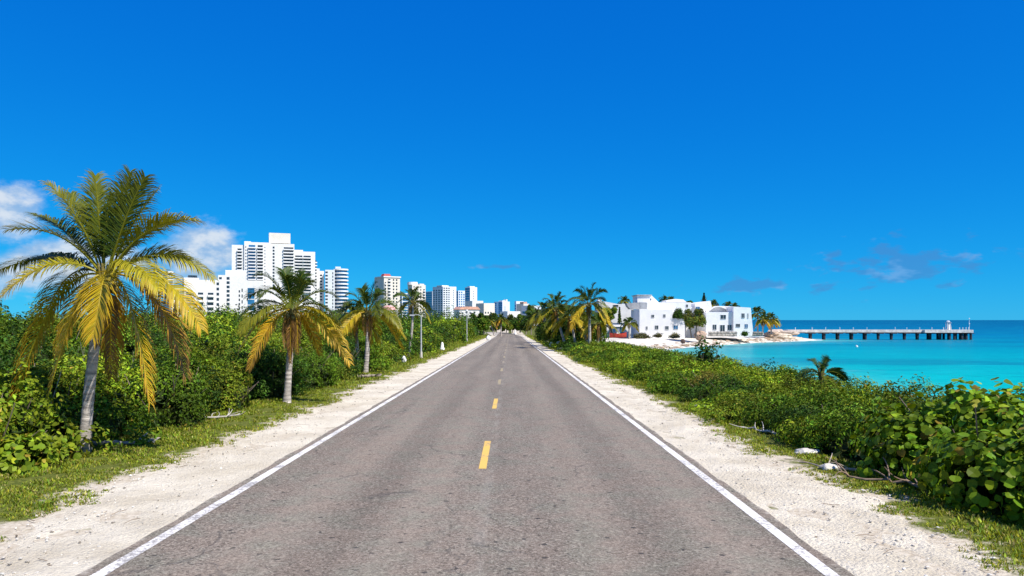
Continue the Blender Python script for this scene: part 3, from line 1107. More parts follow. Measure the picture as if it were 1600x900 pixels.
# ---- loose pebbles and twigs on the shoulders
rng = np.random.default_rng(10)
pb = Geo()
V0, F0 = ico(1)
for side in (-1, 1):
    n = 2600
    y_ = 5.5 + 34 * rng.random(n) ** 1.7
    lo = np.where(side < 0, RC - 3.95, RC + 3.95)
    e = edgeL(y_) if side < 0 else edgeR(y_)
    x_ = lo + (e - lo) * rng.random(n) ** (0.8) * 1.08
    r_ = 0.006 + 0.020 * rng.random(n) ** 3.5
    for a, b_, c_ in zip(x_, y_, r_):
        col = np.array([(0.55, 0.50, 0.42), (0.70, 0.66, 0.58), (0.30, 0.26, 0.21), (0.16, 0.13, 0.10)][rng.choice(4, p=[0.47, 0.42, 0.08, 0.03])])
        pb.add(V0 * (c_ * rng.uniform(0.6, 1.3, 3) * np.array([1, 1, 0.6])) + np.array([a, b_, float(zr(b_)) - 0.012 + c_ * 0.2]), [F0], col)
tag(pb.build("pebbles", M["rock"]), "scattered small pebbles on the sandy road shoulders", "pebbles", kind="stuff")
tw = Geo()
for side in (-1, 1):
    for _ in range(70):
        y_ = 6 + 32 * rng.random() ** 1.5
        e = float(edgeL(np.array(y_)) if side < 0 else edgeR(np.array(y_)))
        x_ = (RC + side * 3.9) + (e - RC - side * 3.9) * rng.random() ** 0.5 * 1.1
        a = rng.uniform(0, 6.28)
        l_ = rng.uniform(0.05, 0.28)
        p0 = np.array([x_, y_, float(zr(y_)) - 0.0])
        d_ = np.array([math.cos(a), math.sin(a), 0.02])
        pts_ = [p0, p0 + d_ * l_ * 0.5 + rng.normal(0, 0.01, 3), p0 + d_ * l_]
        tw.tube(pts_, rng.uniform(0.002, 0.005), 4, np.array((0.14, 0.10, 0.07)) * rng.uniform(0.6, 2))
tag(tw.build("twigs", M["twig"]), "dry brown twigs littering the sandy road shoulders", "twigs", kind="stuff")


# ------------------------------------------------------------------ palms
def curve(p0, p1, p2, n=26):
    t_ = np.linspace(0, 1, n)[:, None]
    return (1 - t_) ** 2 * np.asarray(p0) + 2 * t_ * (1 - t_) * np.asarray(p1) + t_ ** 2 * np.asarray(p2)


CG = np.array((0.026, 0.062, 0.007))
CY = np.array((0.350, 0.300, 0.016))
CO = np.array((0.55, 0.310, 0.016))
CB = np.array((0.155, 0.085, 0.030))


def age_col(a):
    """0 fresh green .. 1 yellow .. 2 orange .. 3 brown"""
    st_ = [CG, CY, CO, CB]
    i = min(int(a), 2)
    return st_[i] * (1 - (a - i)) + st_[i + 1] * (a - i)


def frond_mesh(p0, p1, p2, lmax, age0, age1, rng_, npairs=52, wid=0.030, droop=0.5, rs=1.0, side_ref=None):
    g = Geo()
    C = curve(p0, p1, p2, 28)
    L = np.linalg.norm(np.diff(C, axis=0), axis=1).sum()
    g.tube(C, np.linspace(0.028, 0.005, 28) * rs, 5, age_col(min(age0 + 0.45, 1.6)) * 1.1)
    T = unit(np.gradient(C, axis=0))
    horiz = np.array([p2[0] - p0[0], p2[1] - p0[1], 0.0])
    if np.linalg.norm(horiz) < 0.35:
        horiz = np.array([0.2, -1.0, 0.0]) if side_ref is None else np.array(side_ref, float)
    horiz = horiz / np.linalg.norm(horiz)
    S0 = np.array([horiz[1], -horiz[0], 0.0])
    roll = rng_.normal(0, 0.35)
    VV, CC = [], []
    ts = np.linspace(0.16, 1.0, npairs)
    for ti in ts:
        f = ti * 27
        i = min(int(f), 26)
        p = C[i] * (1 - (f - i)) + C[i + 1] * (f - i)
        t_ = T[i]
        s_ = S0 - t_ * np.dot(S0, t_)
        s_ /= np.linalg.norm(s_)
        nn = np.cross(s_, t_)
        if nn[2] < 0 and abs(t_[2]) < 0.85:
            nn = -nn
        s_, nn = s_ * math.cos(roll) + nn * math.sin(roll), nn * math.cos(roll) - s_ * math.sin(roll)
        prof = min(1.0, 0.45 + 1.9 * (ti - 0.16)) * (1.0 if ti < 0.6 else 1 - 0.62 * ((ti - 0.6) / 0.4) ** 1.4)
        for sg in (-1, 1):
            if rng_.random() < 0.03:
                continue
            l_ = lmax * prof * rng_.uniform(0.82, 1.12)
            fw = 0.45 + 0.75 * ti + rng_.normal(0, 0.07)
            d0 = sg * s_ * 0.9 + t_ * fw + nn * (0.30 + rng_.normal(0, 0.10))
            d0 /= np.linalg.norm(d0)
            g_ = droop * rng_.uniform(0.6, 1.4) * (0.55 + 0.45 * ti)
            d1 = d0 + np.array([0, 0, -0.55 * g_])
            d1 /= np.linalg.norm(d1)
            d2 = d1 + np.array([0, 0, -0.9 * g_])
            d2 /= np.linalg.norm(d2)
            q0 = p
            q1 = q0 + d0 * l_ * 0.38
            q2 = q1 + d1 * l_ * 0.34
            q3 = q2 + d2 * l_ * 0.28
            wv = np.cross(d0, nn)
            wv /= np.linalg.norm(wv) + 1e-9
            w_ = wid * (0.7 + 0.5 * prof)
            VV += [q0 - wv * w_ * 0.4, q0 + wv * w_ * 0.4, q1 + wv * w_ * 0.5, q1 - wv * w_ * 0.5, q2 + wv * w_ * 0.36, q2 - wv * w_ * 0.36, q3]
            a = age0 + (age1 - age0) * ti
            a += rng_.normal(0, 0.03 + 0.13 * min(1.0, max(a, 0.0)))
            c0 = age_col(min(max(a, 0), 3))
            c1 = age_col(min(max(a + (0.06 + 0.3 * min(1.0, max(a, 0.0))) * (1 + max(0, rng_.normal(0, 0.9))), 0), 3))
            br = math.exp(rng_.normal(0, 0.16))
            CC += [c0 * br, c0 * br, c0 * br, c0 * br, (c0 + c1) * br / 2, (c0 + c1) * br / 2, c1 * br]
    n = len(VV) // 7
    b_ = np.arange(n)[:, None] * 7
    q_ = np.concatenate([b_ + np.array([[0, 1, 2, 3]]), b_ + np.array([[3, 2, 4, 5]])])
    t3 = b_ + np.array([[5, 4, 6]])
    g.add(np.array(VV), [q_, t3], np.array(CC))
    return g.mesh("frond", M["frond"])


def trunk_geo(base, top, r0, r1, rng_, curve_off=(0, 0), col=(0.42, 0.375, 0.33), flare=1.55, rings=None):
    g = Geo()
    base, top = np.asarray(base, float), np.asarray(top, float)
    H = np.linalg.norm(top - base)
    n = rings or int(max(18, H / 0.045))
    n = min(n, 110)
    t_ = np.linspace(0, 1, n)
    mid_ = (base + top) / 2 + np.array([curve_off[0], curve_off[1], 0])
    P = curve(base, mid_, top, n)
    rad = r0 + (r1 - r0) * t_ ** 0.8
    rad = rad * (1 + (flare - 1) * np.exp(-t_ * H / 0.22))
    ringn = np.where(np.arange(n) % 3 == 0, 1.045, 0.985) * (1 + 0.02 * rng_.normal(0, 1, n))
    rad = rad * ringn
    cols = np.tile(np.asarray(col), (n, 1)) * np.where(np.arange(n) % 3 == 0, 0.75, 1.08)[:, None] * np.exp(rng_.normal(0, 0.10, n))[:, None]
    k_ = 12
    g.tube(P, rad, k_, np.repeat(cols, k_, 0))
    return g


def dead_frond(p0, length, rng_, face, lmax=0.32):
    """a brown frond hanging straight down beside the trunk"""
    a = face + rng_.uniform(-1.7, 1.1)
    d_ = np.array([math.cos(a), math.sin(a), 0])
    return frond_mesh(p0, p0 + d_ * 0.26 + np.array([0, 0, 0.08]), p0 + d_ * rng_.uniform(0.12, 0.26) + np.array([0, 0, -length]), lmax, 2.7, 3.0, rng_, 30, 0.03, 1.6)


def hang(p2):
    """old fronds below the horizontal let their leaflets hang like a curtain"""
    return 0.55 if p2[2] > 0.5 or np.linalg.norm(p2) < 1.95 else 1.15


def palm(x, y, crown, label, seed, fr=None, n=20, rad=2.2, r0=0.13, r1=0.095, off=(0, 0), lm=0.55, npairs=46, coco=5, dead=0, age=0.5, group="coconut palms beside the road", wid=0.032, col=(0.42, 0.375, 0.33), up=1.0, zb=None, cat="palm tree", name="palm_tree"):
    r_ = np.random.default_rng(seed)
    z0 = float(zt(np.array(x), np.array(y))) if zb is None else zb
    root = empty(name, (x, y, z0), label, cat, group)
    c = np.array(crown, float) - np.array([x, y, z0])
    trunk_geo((0, 0, -0.15), c + np.array([0, 0, -0.02]), r0, r1, r_, off, col).build("trunk", M["bark"], root, None, True)
    # fibrous boot where the fronds start
    hb = Geo()
    for i in range(9):
        a = i * 2.4
        d_ = np.array([math.cos(a), math.sin(a), 0])
        hb.tube([c + d_ * r1 * 0.5 + np.array([0, 0, -0.22]), c + d_ * r1 * 1.2 + np.array([0, 0, 0.05]), c + d_ * r1 * 1.8 + np.array([0, 0, 0.28])], [0.05 * r1 / 0.095, 0.045 * r1 / 0.095, 0.02], 6, (0.20, 0.16, 0.05))
    hb.build("crown_shaft", M["bark"], root)
    if fr is None:
        fr = []
        for i in range(n):
            u_ = (i + 0.5) / n
            e = R(80 - 112 * u_ ** 0.9) if up >= 1 else R(70 - 105 * u_)
            a = i * 2.399 + r_.uniform(-0.25, 0.25)
            if e < R(18):                        # keep the trunk's road side open, as on the photo's palms
                da = (a - math.atan2(-y, -x) + math.pi) % (2 * math.pi) - math.pi
                if abs(da) < 0.6:
                    a += 0.75 if da > 0 else -0.75
            L = rad * r_.uniform(0.85, 1.1) * (0.92 if u_ < 0.15 else 1.0)
            d_ = np.array([math.cos(a) * math.cos(e), math.sin(a) * math.cos(e), math.sin(e)])
            p1 = d_ * L * 0.55 + np.array([0, 0, 0.20 * L])
            sag = 0.08 + 0.40 * max(0.0, math.cos(e)) * r_.uniform(0.7, 1.25)
            p2 = d_ * L * 0.98 + np.array([0, 0, -sag * L])
            ag0 = max(0, (u_ - 0.58) * 2.6 * age * 2)
            ag1 = ag0 + r_.uniform(0.2, 0.8) * (0.05 + u_ * u_ * 1.1) * age * 2
            fr.append((p1, p2, ag0, ag1))
    for (p1, p2, a0, a1, *wide) in fr:
        p1, p2 = np.array(p1, float), np.array(p2, float)
        wide_ = wide[0] if wide else 1.0
        st_ = unit(np.array([p1[0], p1[1], 0.12]))
        p0 = c + st_ * r1 * 0.9 + np.array([0, 0, 0.05])
        Lf = np.linalg.norm(p2)
        link("frond", frond_mesh(p0, c + p1, c + p2, wide_ * lm * min(1.1, 0.5 + Lf / (2 * rad)), a0, a1, r_, npairs, wid * (0.8 if p2[2] > 0.9 * Lf * 0.5 else 1.0), hang(p2 / max(rad, 1e-3) * 2.3) + 0.3 * r_.random(), 0.9 if rad > 1.5 else 0.6), root)
    for i in range(coco):
        a = i * 6.28 / max(coco, 1) + r_.uniform(0, 0.6)
        g = Geo()
        g.blob(c + np.array([math.cos(a) * r1 * 2.0, math.sin(a) * r1 * 2.0, -0.12 - 0.1 * r_.random()]), np.array([0.085, 0.085, 0.105]) * (r1 / 0.095), r_, 0.06, 2)
        g.build("coconut", M["coco"], root, None, True)
    for i in range(dead):
        link("dead_frond", dead_frond(c + np.array([0, 0, -0.1]), r_.uniform(1.1, 1.8), r_, math.atan2(-y, -x)), root)
    return root


# the tallest palm: each frond posed as in the photo (metres from the heart of the crown)
P1F = [
    ((-0.50, -0.1, 1.35), (-1.14, -0.25, 1.84), 0.0, 0.6), ((-0.13, 0.25, 1.15), (-0.20, 0.40, 2.14), 0.0, 0.35),
    ((-0.32, 0.5, 1.15), (-0.72, 0.8, 1.84), 0.0, 0.2), ((0.24, -0.15, 1.15), (0.48, -0.25, 2.08), 0.0, 0.3),
    ((0.48, 0.2, 1.15), (1.10, 0.35, 1.85), 0.0, 0.4), ((0.72, -0.15, 1.25), (1.80, -0.3, 1.12), 0.2, 0.8),
    ((1.25, 0.1, 0.85), (2.20, 0.15, 0.0), 0.0, 0.9), ((1.20, -0.35, 0.40), (1.85, -0.5, -1.02), 0.5, 1.6),
    ((1.10, -0.1, 0.20), (1.62, 0.0, -1.98), 1.5, 2.9), ((0.42, -0.80, 0.62), (0.95, -1.2, -0.28), 0.5, 1.0, 1.15),
    ((0.0, -0.90, 0.38), (-0.27, -1.28, -1.18), 0.9, 1.55, 1.25), ((0.52, -0.45, 0.10), (0.84, -0.6, -2.45), 0.5, 1.8),
    ((-0.55, -0.4, 0.0), (-1.10, -0.6, -2.25), 0.8, 1.8), ((-1.00, 0.05, 0.35), (-1.85, 0.2, -2.45), 0.5, 2.0),
    ((-1.05, -0.45, 0.70), (-2.20, -0.65, -0.55), 0.35, 1.4), ((-1.05, 0.35, 0.75), (-2.45, 0.45, 0.08), 0.0, 0.8),
    ((-0.80, -0.25, 1.10), (-1.92, -0.45, 0.92), 0.2, 0.9), ((0.10, 0.7, 0.20), (0.15, 0.8, -2.05), 1.4, 2.7),
    ((0.75, 0.9, 0.60), (1.25, 1.7, -0.7), 0.2, 0.9), ((-0.8, 0.85, 0.60), (-1.35, 1.6, -0.9), 0.2, 1.0),
    ((-0.05, 0.05, 1.0), (0.12, 0.05, 1.70), 0.0, 0.1), ((-0.75, 0.35, 1.15), (-1.50, 0.5, 1.35), 0.0, 0.3),
    ((0.70, 0.45, 1.05), (1.45, 0.7, 1.25), 0.0, 0.3), ((0.95, 0.6, 0.75), (1.80, 0.9, 0.45), 0.0, 0.4),
    ((-0.95, 0.6, 0.70), (-1.75, 0.9, 0.35), 0.0, 0.4), ((-0.50, 0.3, 0.05), (-0.95, 0.4, -1.55), 0.6, 1.7),
    ((0.35, -0.2, 1.25), (0.78, -0.35, 1.98), 0.0, 0.3),
]
# the offsets above were read across the line of sight to the tree: turn them into world axes
P1F = [((a[0] - 0.577 * a[1], a[1], a[2]), (b_[0] - 0.577 * b_[1], b_[1], b_[2]), g0, g1, *w_) for a, b_, g0, g1, *w_ in P1F]
c1w = px2w(165, 434, 15.0)
palm(-8.64, 15.0, c1w, "tallest nearest coconut palm with orange lower fronds on left verge", 1, fr=P1F, rad=2.3, r0=0.115, r1=0.088, off=(-0.14, 0), lm=0.64, npairs=78, coco=8, dead=2, wid=0.025)
palm(-7.56, 25.0, px2w(457, 486, 25.0), "second palm from the tallest with brown dead fronds hanging along its trunk", 27, n=25, rad=1.95, r0=0.125, r1=0.09, off=(0.0, 0), lm=0.58, coco=5, dead=6, age=0.78)
palm(-8.05, 41.0, px2w(574, 489, 41.0), "leaning grey-trunked palm on left verge between second palm and slim post", 3, n=23, rad=2.1, r0=0.15, r1=0.10, off=(0.15, 0), lm=0.66, npairs=36, coco=4, dead=3, age=0.7, wid=0.042)
palm(-8.9, 43.0, px2w(553, 502, 43.0), "dark slender palm half hidden behind the leaning grey-trunked palm", 4, n=13, rad=1.7, r0=0.11, r1=0.08, off=(0.2, 0), lm=0.5, npairs=32, coco=0, dead=1, age=0.6, wid=0.042)
palm(-8.6, 62.0, px2w(645, 474, 62.0), "small upright palm beside slim post in front of cream towers", 5, n=14, rad=1.95, r0=0.12, r1=0.09, off=(0.25, 0), lm=0.52, npairs=30, coco=3, dead=1, age=0.3, wid=0.055)
# palms of the clump on the right shoulder
gR = "palms in the clump on the right shoulder"
palm(8.6, 80.0, px2w(920, 476, 80.0), "tallest palm of the right clump with orange fruit and upright tuft", 6, n=22, rad=2.9, r0=0.17, r1=0.12, off=(0.1, 0), lm=0.78, npairs=30, coco=9, dead=5, age=0.55, group=gR, wid=0.07)
palm(6.9, 90.0, px2w(868, 484, 90.0), "yellowing palm with upright tuft left of the right clump's tallest palm", 7, n=20, rad=2.8, r0=0.16, r1=0.12, off=(-0.1, 0), lm=0.78, npairs=28, coco=5, dead=4, age=0.6, group=gR, wid=0.08)
palm(7.7, 86.0, px2w(891, 497, 86.0), "short arching palm between the two tallest palms of the right clump", 8, n=18, rad=2.6, r0=0.15, r1=0.11, off=(0.1, 0), lm=0.7, npairs=28, coco=3, dead=4, age=0.55, group=gR, wid=0.08)
palm(6.6, 112.0, px2w(849, 492, 112.0), "yellow-green palm at the far left end of the right clump", 9, n=18, rad=2.9, r0=0.16, r1=0.12, off=(0.1, 0), lm=0.8, npairs=24, coco=0, dead=3, age=0.6, group=gR, wid=0.1)
palm(9.9, 84.0, px2w(936, 507, 84.0), "low brownish palm at the right clump's sandy beach side", 10, n=16, rad=2.2, r0=0.14, r1=0.10, off=(0.1, 0), lm=0.7, npairs=24, coco=0, dead=7, age=0.85, group=gR, wid=0.08)
palm(7.3, 98.0, px2w(879, 494, 98.0), "dark green palm tucked behind the yellowing palm of the right clump", 15, n=18, rad=2.7, r0=0.15, r1=0.11, off=(-0.1, 0), lm=0.75, npairs=26, coco=0, dead=4, age=0.35, group=gR, wid=0.09)
palm(9.4, 88.0, px2w(907, 500, 88.0), "shaggy low palm half hidden left of the right clump's tallest palm", 16, n=18, rad=2.4, r0=0.14, r1=0.10, off=(0.1, 0), lm=0.7, npairs=26, coco=0, dead=7, age=0.7, group=gR, wid=0.08)
palm(6.5, 126.0, px2w(838, 497, 126.0), "low yellow-green palm beside the road-end tree of the right clump", 17, n=16, rad=2.8, r0=0.16, r1=0.12, off=(0.1, 0), lm=0.8, npairs=22, coco=0, dead=3, age=0.5, group=gR, wid=0.11)
# small palm in the scrub by the water
palm(11.1, 26.2, px2w(1283, 588, 26.2), "little green palm sticking out of the scrub against turquoise water", 11, n=11, rad=1.0, r0=0.08, r1=0.06, lm=0.36, npairs=34, coco=0, age=0.12, group=None, wid=0.03)
# palm by the villa
palm(px2w(983, 525, 168)[0], 168.0, px2w(983, 506, 168.0), "bushy palm in front of the middle villa's shaded left wall", 12, n=16, rad=2.1, r0=0.2, r1=0.15, lm=0.9, npairs=18, coco=0, age=0.35, group="palms around the villas", wid=0.16)

# ------------------------------------------------------------------ trees


def tree(x, y, crown, rx, rz, n, leaf, col, label, seed, group=None, trunks=1, r0=0.16, lean=0.0, kind="round", cat="tree", name="tree", yellow=0.03, zb=None, lobes=16):
    r_ = np.random.default_rng(seed)
    z0 = float(zt(np.array(x), np.array(y))) if zb is None else zb
    root = empty(name, (x, y, z0), label, cat, group)
    c = np.asarray(crown, float) - np.array([x, y, z0])
    g = Geo()
    if kind == "round":
        nl = lobes
        bc = unit(r_.normal(0, 1, (nl + 1, 3))) * r_.uniform(0.35, 0.85, (nl + 1, 1))
        bc[:, 2] = np.where(bc[:, 2] < -0.5, -bc[:, 2], bc[:, 2])
        br = r_.uniform(0.20, 0.42, nl + 1)
        L = r_.choice(nl + 1, n, p=br ** 2 / (br ** 2).sum())
        d_ = unit(r_.normal(0, 1, (n, 3)) + np.array([0, 0, 0.25]))
        P = (bc[L] + d_ * (br[L] * r_.uniform(0.65, 1.15, n))[:, None]) * np.array([rx, rx, rz]) + c
        Nn = unit(d_ + r_.normal(0, 0.4, (n, 3)) + np.array([0, 0, 0.25]))
    else:                                                   # conifer
        t_ = r_.random(n) ** 0.8
        tier = np.round(t_ * 9) / 9 + r_.normal(0, 0.02, n)
        a = r_.uniform(0, 6.28, n)
        rr = rx * (1.03 - tier) * np.sqrt(r_.random(n)) * (0.75 + 0.25 * np.sin(a * 5 + tier * 20))
        P = np.stack([np.cos(a) * rr, np.sin(a) * rr, (tier - 0.5) * 2 * rz], 1) + c
        Nn = unit(np.stack([np.cos(a), np.sin(a), np.full(n, 0.8)], 1) + r_.normal(0, 0.5, (n, 3)))
        L = (tier * 9).astype(int).clip(0, 9)
        nl = 10
    sz = leaf * r_.uniform(0.65, 1.3, len(P))
    cc = jitter_cols(col, len(P), r_, 0.12, 0.28, yellow) * np.exp(r_.normal(0, 0.22, nl + 1))[L][:, None]
    V, q_ = leaf_quads(P, Nn, sz, 0.65, r_)
    g.add(V, [q_], np.repeat(cc, 4, 0))
    g.build("crown", M["leaf"], root)
    s = Geo()
    for i in range(trunks):
        dx = (i - (trunks - 1) / 2) * rx * 0.55
        tp = c + np.array([dx * 1.1 + lean, 0, rz * 0.25])
        b_ = np.array([dx * 0.55, r_.uniform(-0.1, 0.1), -0.2])
        s.tube(curve(b_, (b_ + tp) / 2 + r_.normal(0, 0.06 * rx, 3), tp, 8), np.linspace(r0, r0 * 0.5, 8), 7, (0.24, 0.20, 0.16))
        for j in range(5):
            a = r_.uniform(0, 6.28)
            e_ = tp + np.array([math.cos(a) * rx * 0.6, math.sin(a) * rx * 0.6, rz * r_.uniform(-0.1, 0.5)])
            st_ = b_ + (tp - b_) * r_.uniform(0.55, 0.9)
            s.tube(curve(st_, (st_ + e_) / 2 + np.array([0, 0, 0.1 * rz]), e_, 5), np.linspace(r0 * 0.45, r0 * 0.15, 5), 5, (0.24, 0.20, 0.16))
    s.build("trunk", M["bark"], root)
    return root


def tree_px(px, pyc, pyb, D, rpx, hpx, n, leaf, col, label, seed, **kw):
    w_ = px2w(px, pyc, D)
    b_ = px2w(px, pyb, D)
    kz = D / F
    return tree(w_[0], D, w_, rpx * kz, hpx * kz, n, leaf, col, label, seed, zb=kw.pop("zb", b_[2]), **kw)


gE = "trees closing the far end of the road"
# trees at the far end of the road
tree_px(748, 502, 519, 200, 17, 15, 2600, 0.55, DEEP, "round dark tree right of the globe lamp post at the thicket's end", 401, group=gE)
tree_px(772, 503, 520, 235, 13, 15, 2200, 0.6, DEEP, "dark tree left of the end palm with the orange skirt", 402, group=gE)
tree_px(797, 503, 518, 300, 13, 13, 2000, 0.7, (0.05, 0.075, 0.012), "dark tree standing straight beyond the end of the road", 403, group=gE)
tree_px(813, 505, 519, 270, 11, 13, 2000, 0.65, GREEN, "mid green tree closing the road just left of the right clump", 404, group=gE)
tree_px(830, 495, 522, 200, 12, 20, 2400, 0.55, GREEN, "tall green tree rising behind the far end of the right clump", 405, group=gE)
for i_, (px_, pc_, D_, rp_, hp_, cl_, lb_) in enumerate(((776, 509, 258, 11, 9, GREEN, "leafy low tree bordering the bend's left side at the road's end"), (791, 510, 282, 10, 9, OLIVE, "olive low tree beyond the bend in line with the centre line"),
                                                  (801, 509, 292, 9, 10, DEEP, "darkest low tree beyond the bend left of the pale end marker"), (812, 510, 276, 9, 9, GREEN, "green low tree beyond the bend right of the pale end marker"),
                                                  (822, 507, 250, 11, 12, DEEP, "dark low tree where the right sand widens at the road's end"))):
    tree_px(px_, pc_, 519, D_, rp_, hp_, 2600, 0.6, cl_, lb_, 460 + i_, group=gE)
tree_px(785, 505, 518, 310, 12, 11, 2000, 0.7, GREEN, "low green tree directly behind the end palm with the orange skirt", 406, group=gE)
tree_px(806, 508, 518, 285, 8, 9, 1600, 0.65, DEEP, "small dark tree in the gap straight above the end of the road", 407, group=gE)
tree_px(756, 508, 521, 175, 12, 11, 2000, 0.5, GREEN, "low green tree at the left roadside nearest the road's far end", 408, group=gE)
tree_px(822, 508, 521, 185, 9, 11, 2000, 0.5, DEEP, "low dark tree at the right roadside where the shoulder sand ends", 409, group=gE)
palm(px2w(783, 519, 225)[0], 225.0, px2w(783, 500, 225.0), "palm with orange skirt and pale trunk at the far end of the road", 13, n=16, rad=2.6, r0=0.22, r1=0.16, lm=1.0, npairs=16, coco=0, dead=5, age=0.9, group="palms at the far end of the road", wid=0.22)
palm(px2w(773, 519, 230)[0], 230.0, px2w(765, 502, 230.0), "green palm among dark trees left of the orange-skirted end palm", 14, n=14, rad=2.6, r0=0.22, r1=0.16, lm=1.0, npairs=16, coco=0, dead=2, age=0.5, group="palms at the far end of the road", wid=0.22)
# understorey of the right clump
gC = "shrubby trees under the right palm clump"
tree(6.6, 104.0, (6.6, 104, 1.1), 2.9, 3.2, 8500, 0.26, OLIVE, "olive leafy tree filling the far side of the right palm clump", 411, gC, trunks=3, r0=0.07)
tree(8.6, 95.0, (8.6, 95, 0.9), 3.0, 3.0, 8500, 0.26, DEEP, "dark leafy tree behind the right clump's middle palms", 412, gC, trunks=3, r0=0.07)
tree(10.8, 99.0, (10.8, 99, 1.0), 2.9, 2.8, 7000, 0.26, GREEN, "green rounded tree right of the right clump's tallest palm", 413, gC, trunks=2, r0=0.09)
tree(6.9, 122.0, (6.9, 122, 0.9), 2.9, 3.3, 5500, 0.3, DEEP, "dark leafy tree at the road end of the right clump", 414, gC, trunks=3, r0=0.08)
tree(7.6, 140.0, (7.6, 140, 0.6), 3.2, 3.2, 5000, 0.36, GREEN, "green leafy tree just beyond the right clump's dark road-end tree", 415, gC, trunks=2, r0=0.09)
for i, (x_, y_, r_, h_, lb) in enumerate(((6.4, 84, 1.1, 1.0, "low leafy shrub at the foot of the right clump's yellowing palm"), (8.2, 76, 1.3, 1.1, "low green shrub at the foot of the right clump's tallest palm"),
                                          (5.9, 98, 1.0, 1.0, "small dark shrub on the sand at the right clump's road side"))):
    shrub("shrub", x_, y_, r_, r_, h_, 2500, 0.15, OLIVE if i != 2 else DEEP, 420 + i, lb, "shrub", "low shrubs under the right clump")
# trees by the villas
gV = "trees around the villas"
tree_px(1084, 498, 526, 163, 21, 20, 4600, 0.40, (0.09, 0.115, 0.016), "sea grape tree with forked trunk between the two right villas", 431, group=gV, trunks=2, r0=0.2, yellow=0.08)
tree_px(1100, 473, 500, 215, 9, 14, 1600, 0.5, (0.02, 0.055, 0.03), "bluish conifer rising above roofs between the villas", 437, group=gV, kind="conifer", cat="conifer", name="conifer_tree")
tree_px(1076, 475, 500, 215, 9, 5, 1400, 0.5, DEEP, "dark treetop just left of the bluish conifer", 440, group=gV)
tree_px(953, 492, 520, 178, 11, 13, 2600, 0.42, GREEN, "rounded green tree hiding the foot of the left villa", 441, group=gV)
tree_px(968, 493, 515, 180, 4, 12, 1200, 0.4, DEEP, "slim dark conifer beside the hut in front of the left villa", 442, group=gV, kind="conifer", cat="conifer", name="conifer_tree")


gW = "palms around the villas"


def villa_palm(px, py, pyb, D, rad, seed, label, n=16, age=0.5, dead=3):
    b_ = px2w(px, pyb, D)
    palm(b_[0], D, px2w(px, py, D), label, seed, n=n, rad=rad, r0=0.22, r1=0.16, lm=1.0, npairs=18, coco=0, dead=dead, age=age, group=gW, wid=0.20, zb=b_[2])


villa_palm(1184, 490, 521, 197, 2.7, 31, "tallest palm of the headland trio beside the last villa", 18, 0.3)
villa_palm(1192, 500, 522, 192, 2.6, 32, "lower shaggy palm in the middle of the headland trio", 18, 0.75, 6)
villa_palm(1205, 499, 521, 195, 2.5, 33, "palm on the sea side of the headland trio", 18, 0.5, 5)
villa_palm(975, 472, 500, 205, 2.3, 34, "orange-tinged palm crown left of the middle villa's white penthouse", 16, 0.7)
villa_palm(1038, 471, 500, 210, 2.1, 35, "palm crown showing just right of the middle villa's penthouse", 16, 0.4)
villa_palm(1048, 472, 500, 212, 2.0, 36, "smaller palm crown farther right behind the middle villa's roof", 14, 0.5)
villa_palm(1115, 477, 500, 205, 1.9, 37, "small palm crown squeezed between tower roof and arched roof", 14, 0.3)
villa_palm(1138, 480, 500, 212, 2.1, 38, "left one of two palm crowns over the last villa's flat roof", 14, 0.4)
villa_palm(1148, 481, 500, 212, 1.9, 39, "right one of two palm crowns over the last villa's flat roof", 14, 0.4)


def villa_shrub(px, py, D, rpx, hpx, label, seed, col=OLIVE, n=1500):
    w_ = px2w(px, py, D)
    r_ = np.random.default_rng(seed)
    root = empty("shrub", w_, label, "shrub", "shrubs around the villas")
    g = Geo()
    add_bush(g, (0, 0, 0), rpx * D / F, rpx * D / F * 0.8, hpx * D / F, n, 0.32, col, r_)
    g.build("foliage", M["leaf"], root)
    s = Geo()
    add_stems(s, (0, 0, 0), rpx * D / F, rpx * D / F, hpx * D / F, 6, r_, 0.05)
    s.build("stem", M["twig"], root)


villa_shrub(1061, 497, 172.5, 10, 13, "square-trimmed dark shrub standing on the middle villa's terrace wall", 451, DEEP, 2200)
villa_shrub(1001, 528, 166, 12, 6, "grey-green low shrub at the middle villa's left front corner", 452, (0.13, 0.125, 0.05))
villa_shrub(1028, 526, 168, 6, 3, "tiny dry shrub at the foot of the middle villa's front wall", 453, (0.11, 0.10, 0.04), 600)
villa_shrub(1054, 527, 168, 9, 4, "pale dry shrub at the foot of the middle villa's terrace wall", 454, (0.20, 0.18, 0.08), 800)
villa_shrub(1164, 524, 172, 4, 5, "small dark round shrub in front of the last villa's right half", 455, DEEP, 500)

# ------------------------------------------------------------------ villas


def part_box(root, name, px0, px1, pyt, pyb, D, depth, mat, taper=None):
    """an axis-parallel block whose front spans the given sight lines at distance D"""
    a, b_ = px2w(px0, pyt, D), px2w(px1, pyb, D)
    o = np.array(root.location)
    g = Geo()
    g.mm(a[0] - o[0], b_[0] - o[0], D - o[1], D + depth - o[1], b_[2] - o[2], a[2] - o[2])
    ob = g.build(name, mat, root)
    bv = ob.modifiers.new("bevel", "BEVEL")
    bv.width = 0.05
    bv.segments = 2
    return ob


def poly_part(root, name, outline, D, depth, mat):
    o = np.array(root.location)
    pts_ = []
    for (px, py) in outline:
        w_ = px2w(px, py, D)
        pts_.append((w_[0] - o[0], w_[2] - o[2]))
    ar = sum(pts_[i][0] * pts_[(i + 1) % len(pts_)][1] - pts_[(i + 1) % len(pts_)][0] * pts_[i][1] for i in range(len(pts_)))
    if ar < 0:
        pts_ = pts_[::-1]
    g = Geo()
    g.prism(pts_, D - o[1], D + depth - o[1])
    return g.build(name, mat, root)


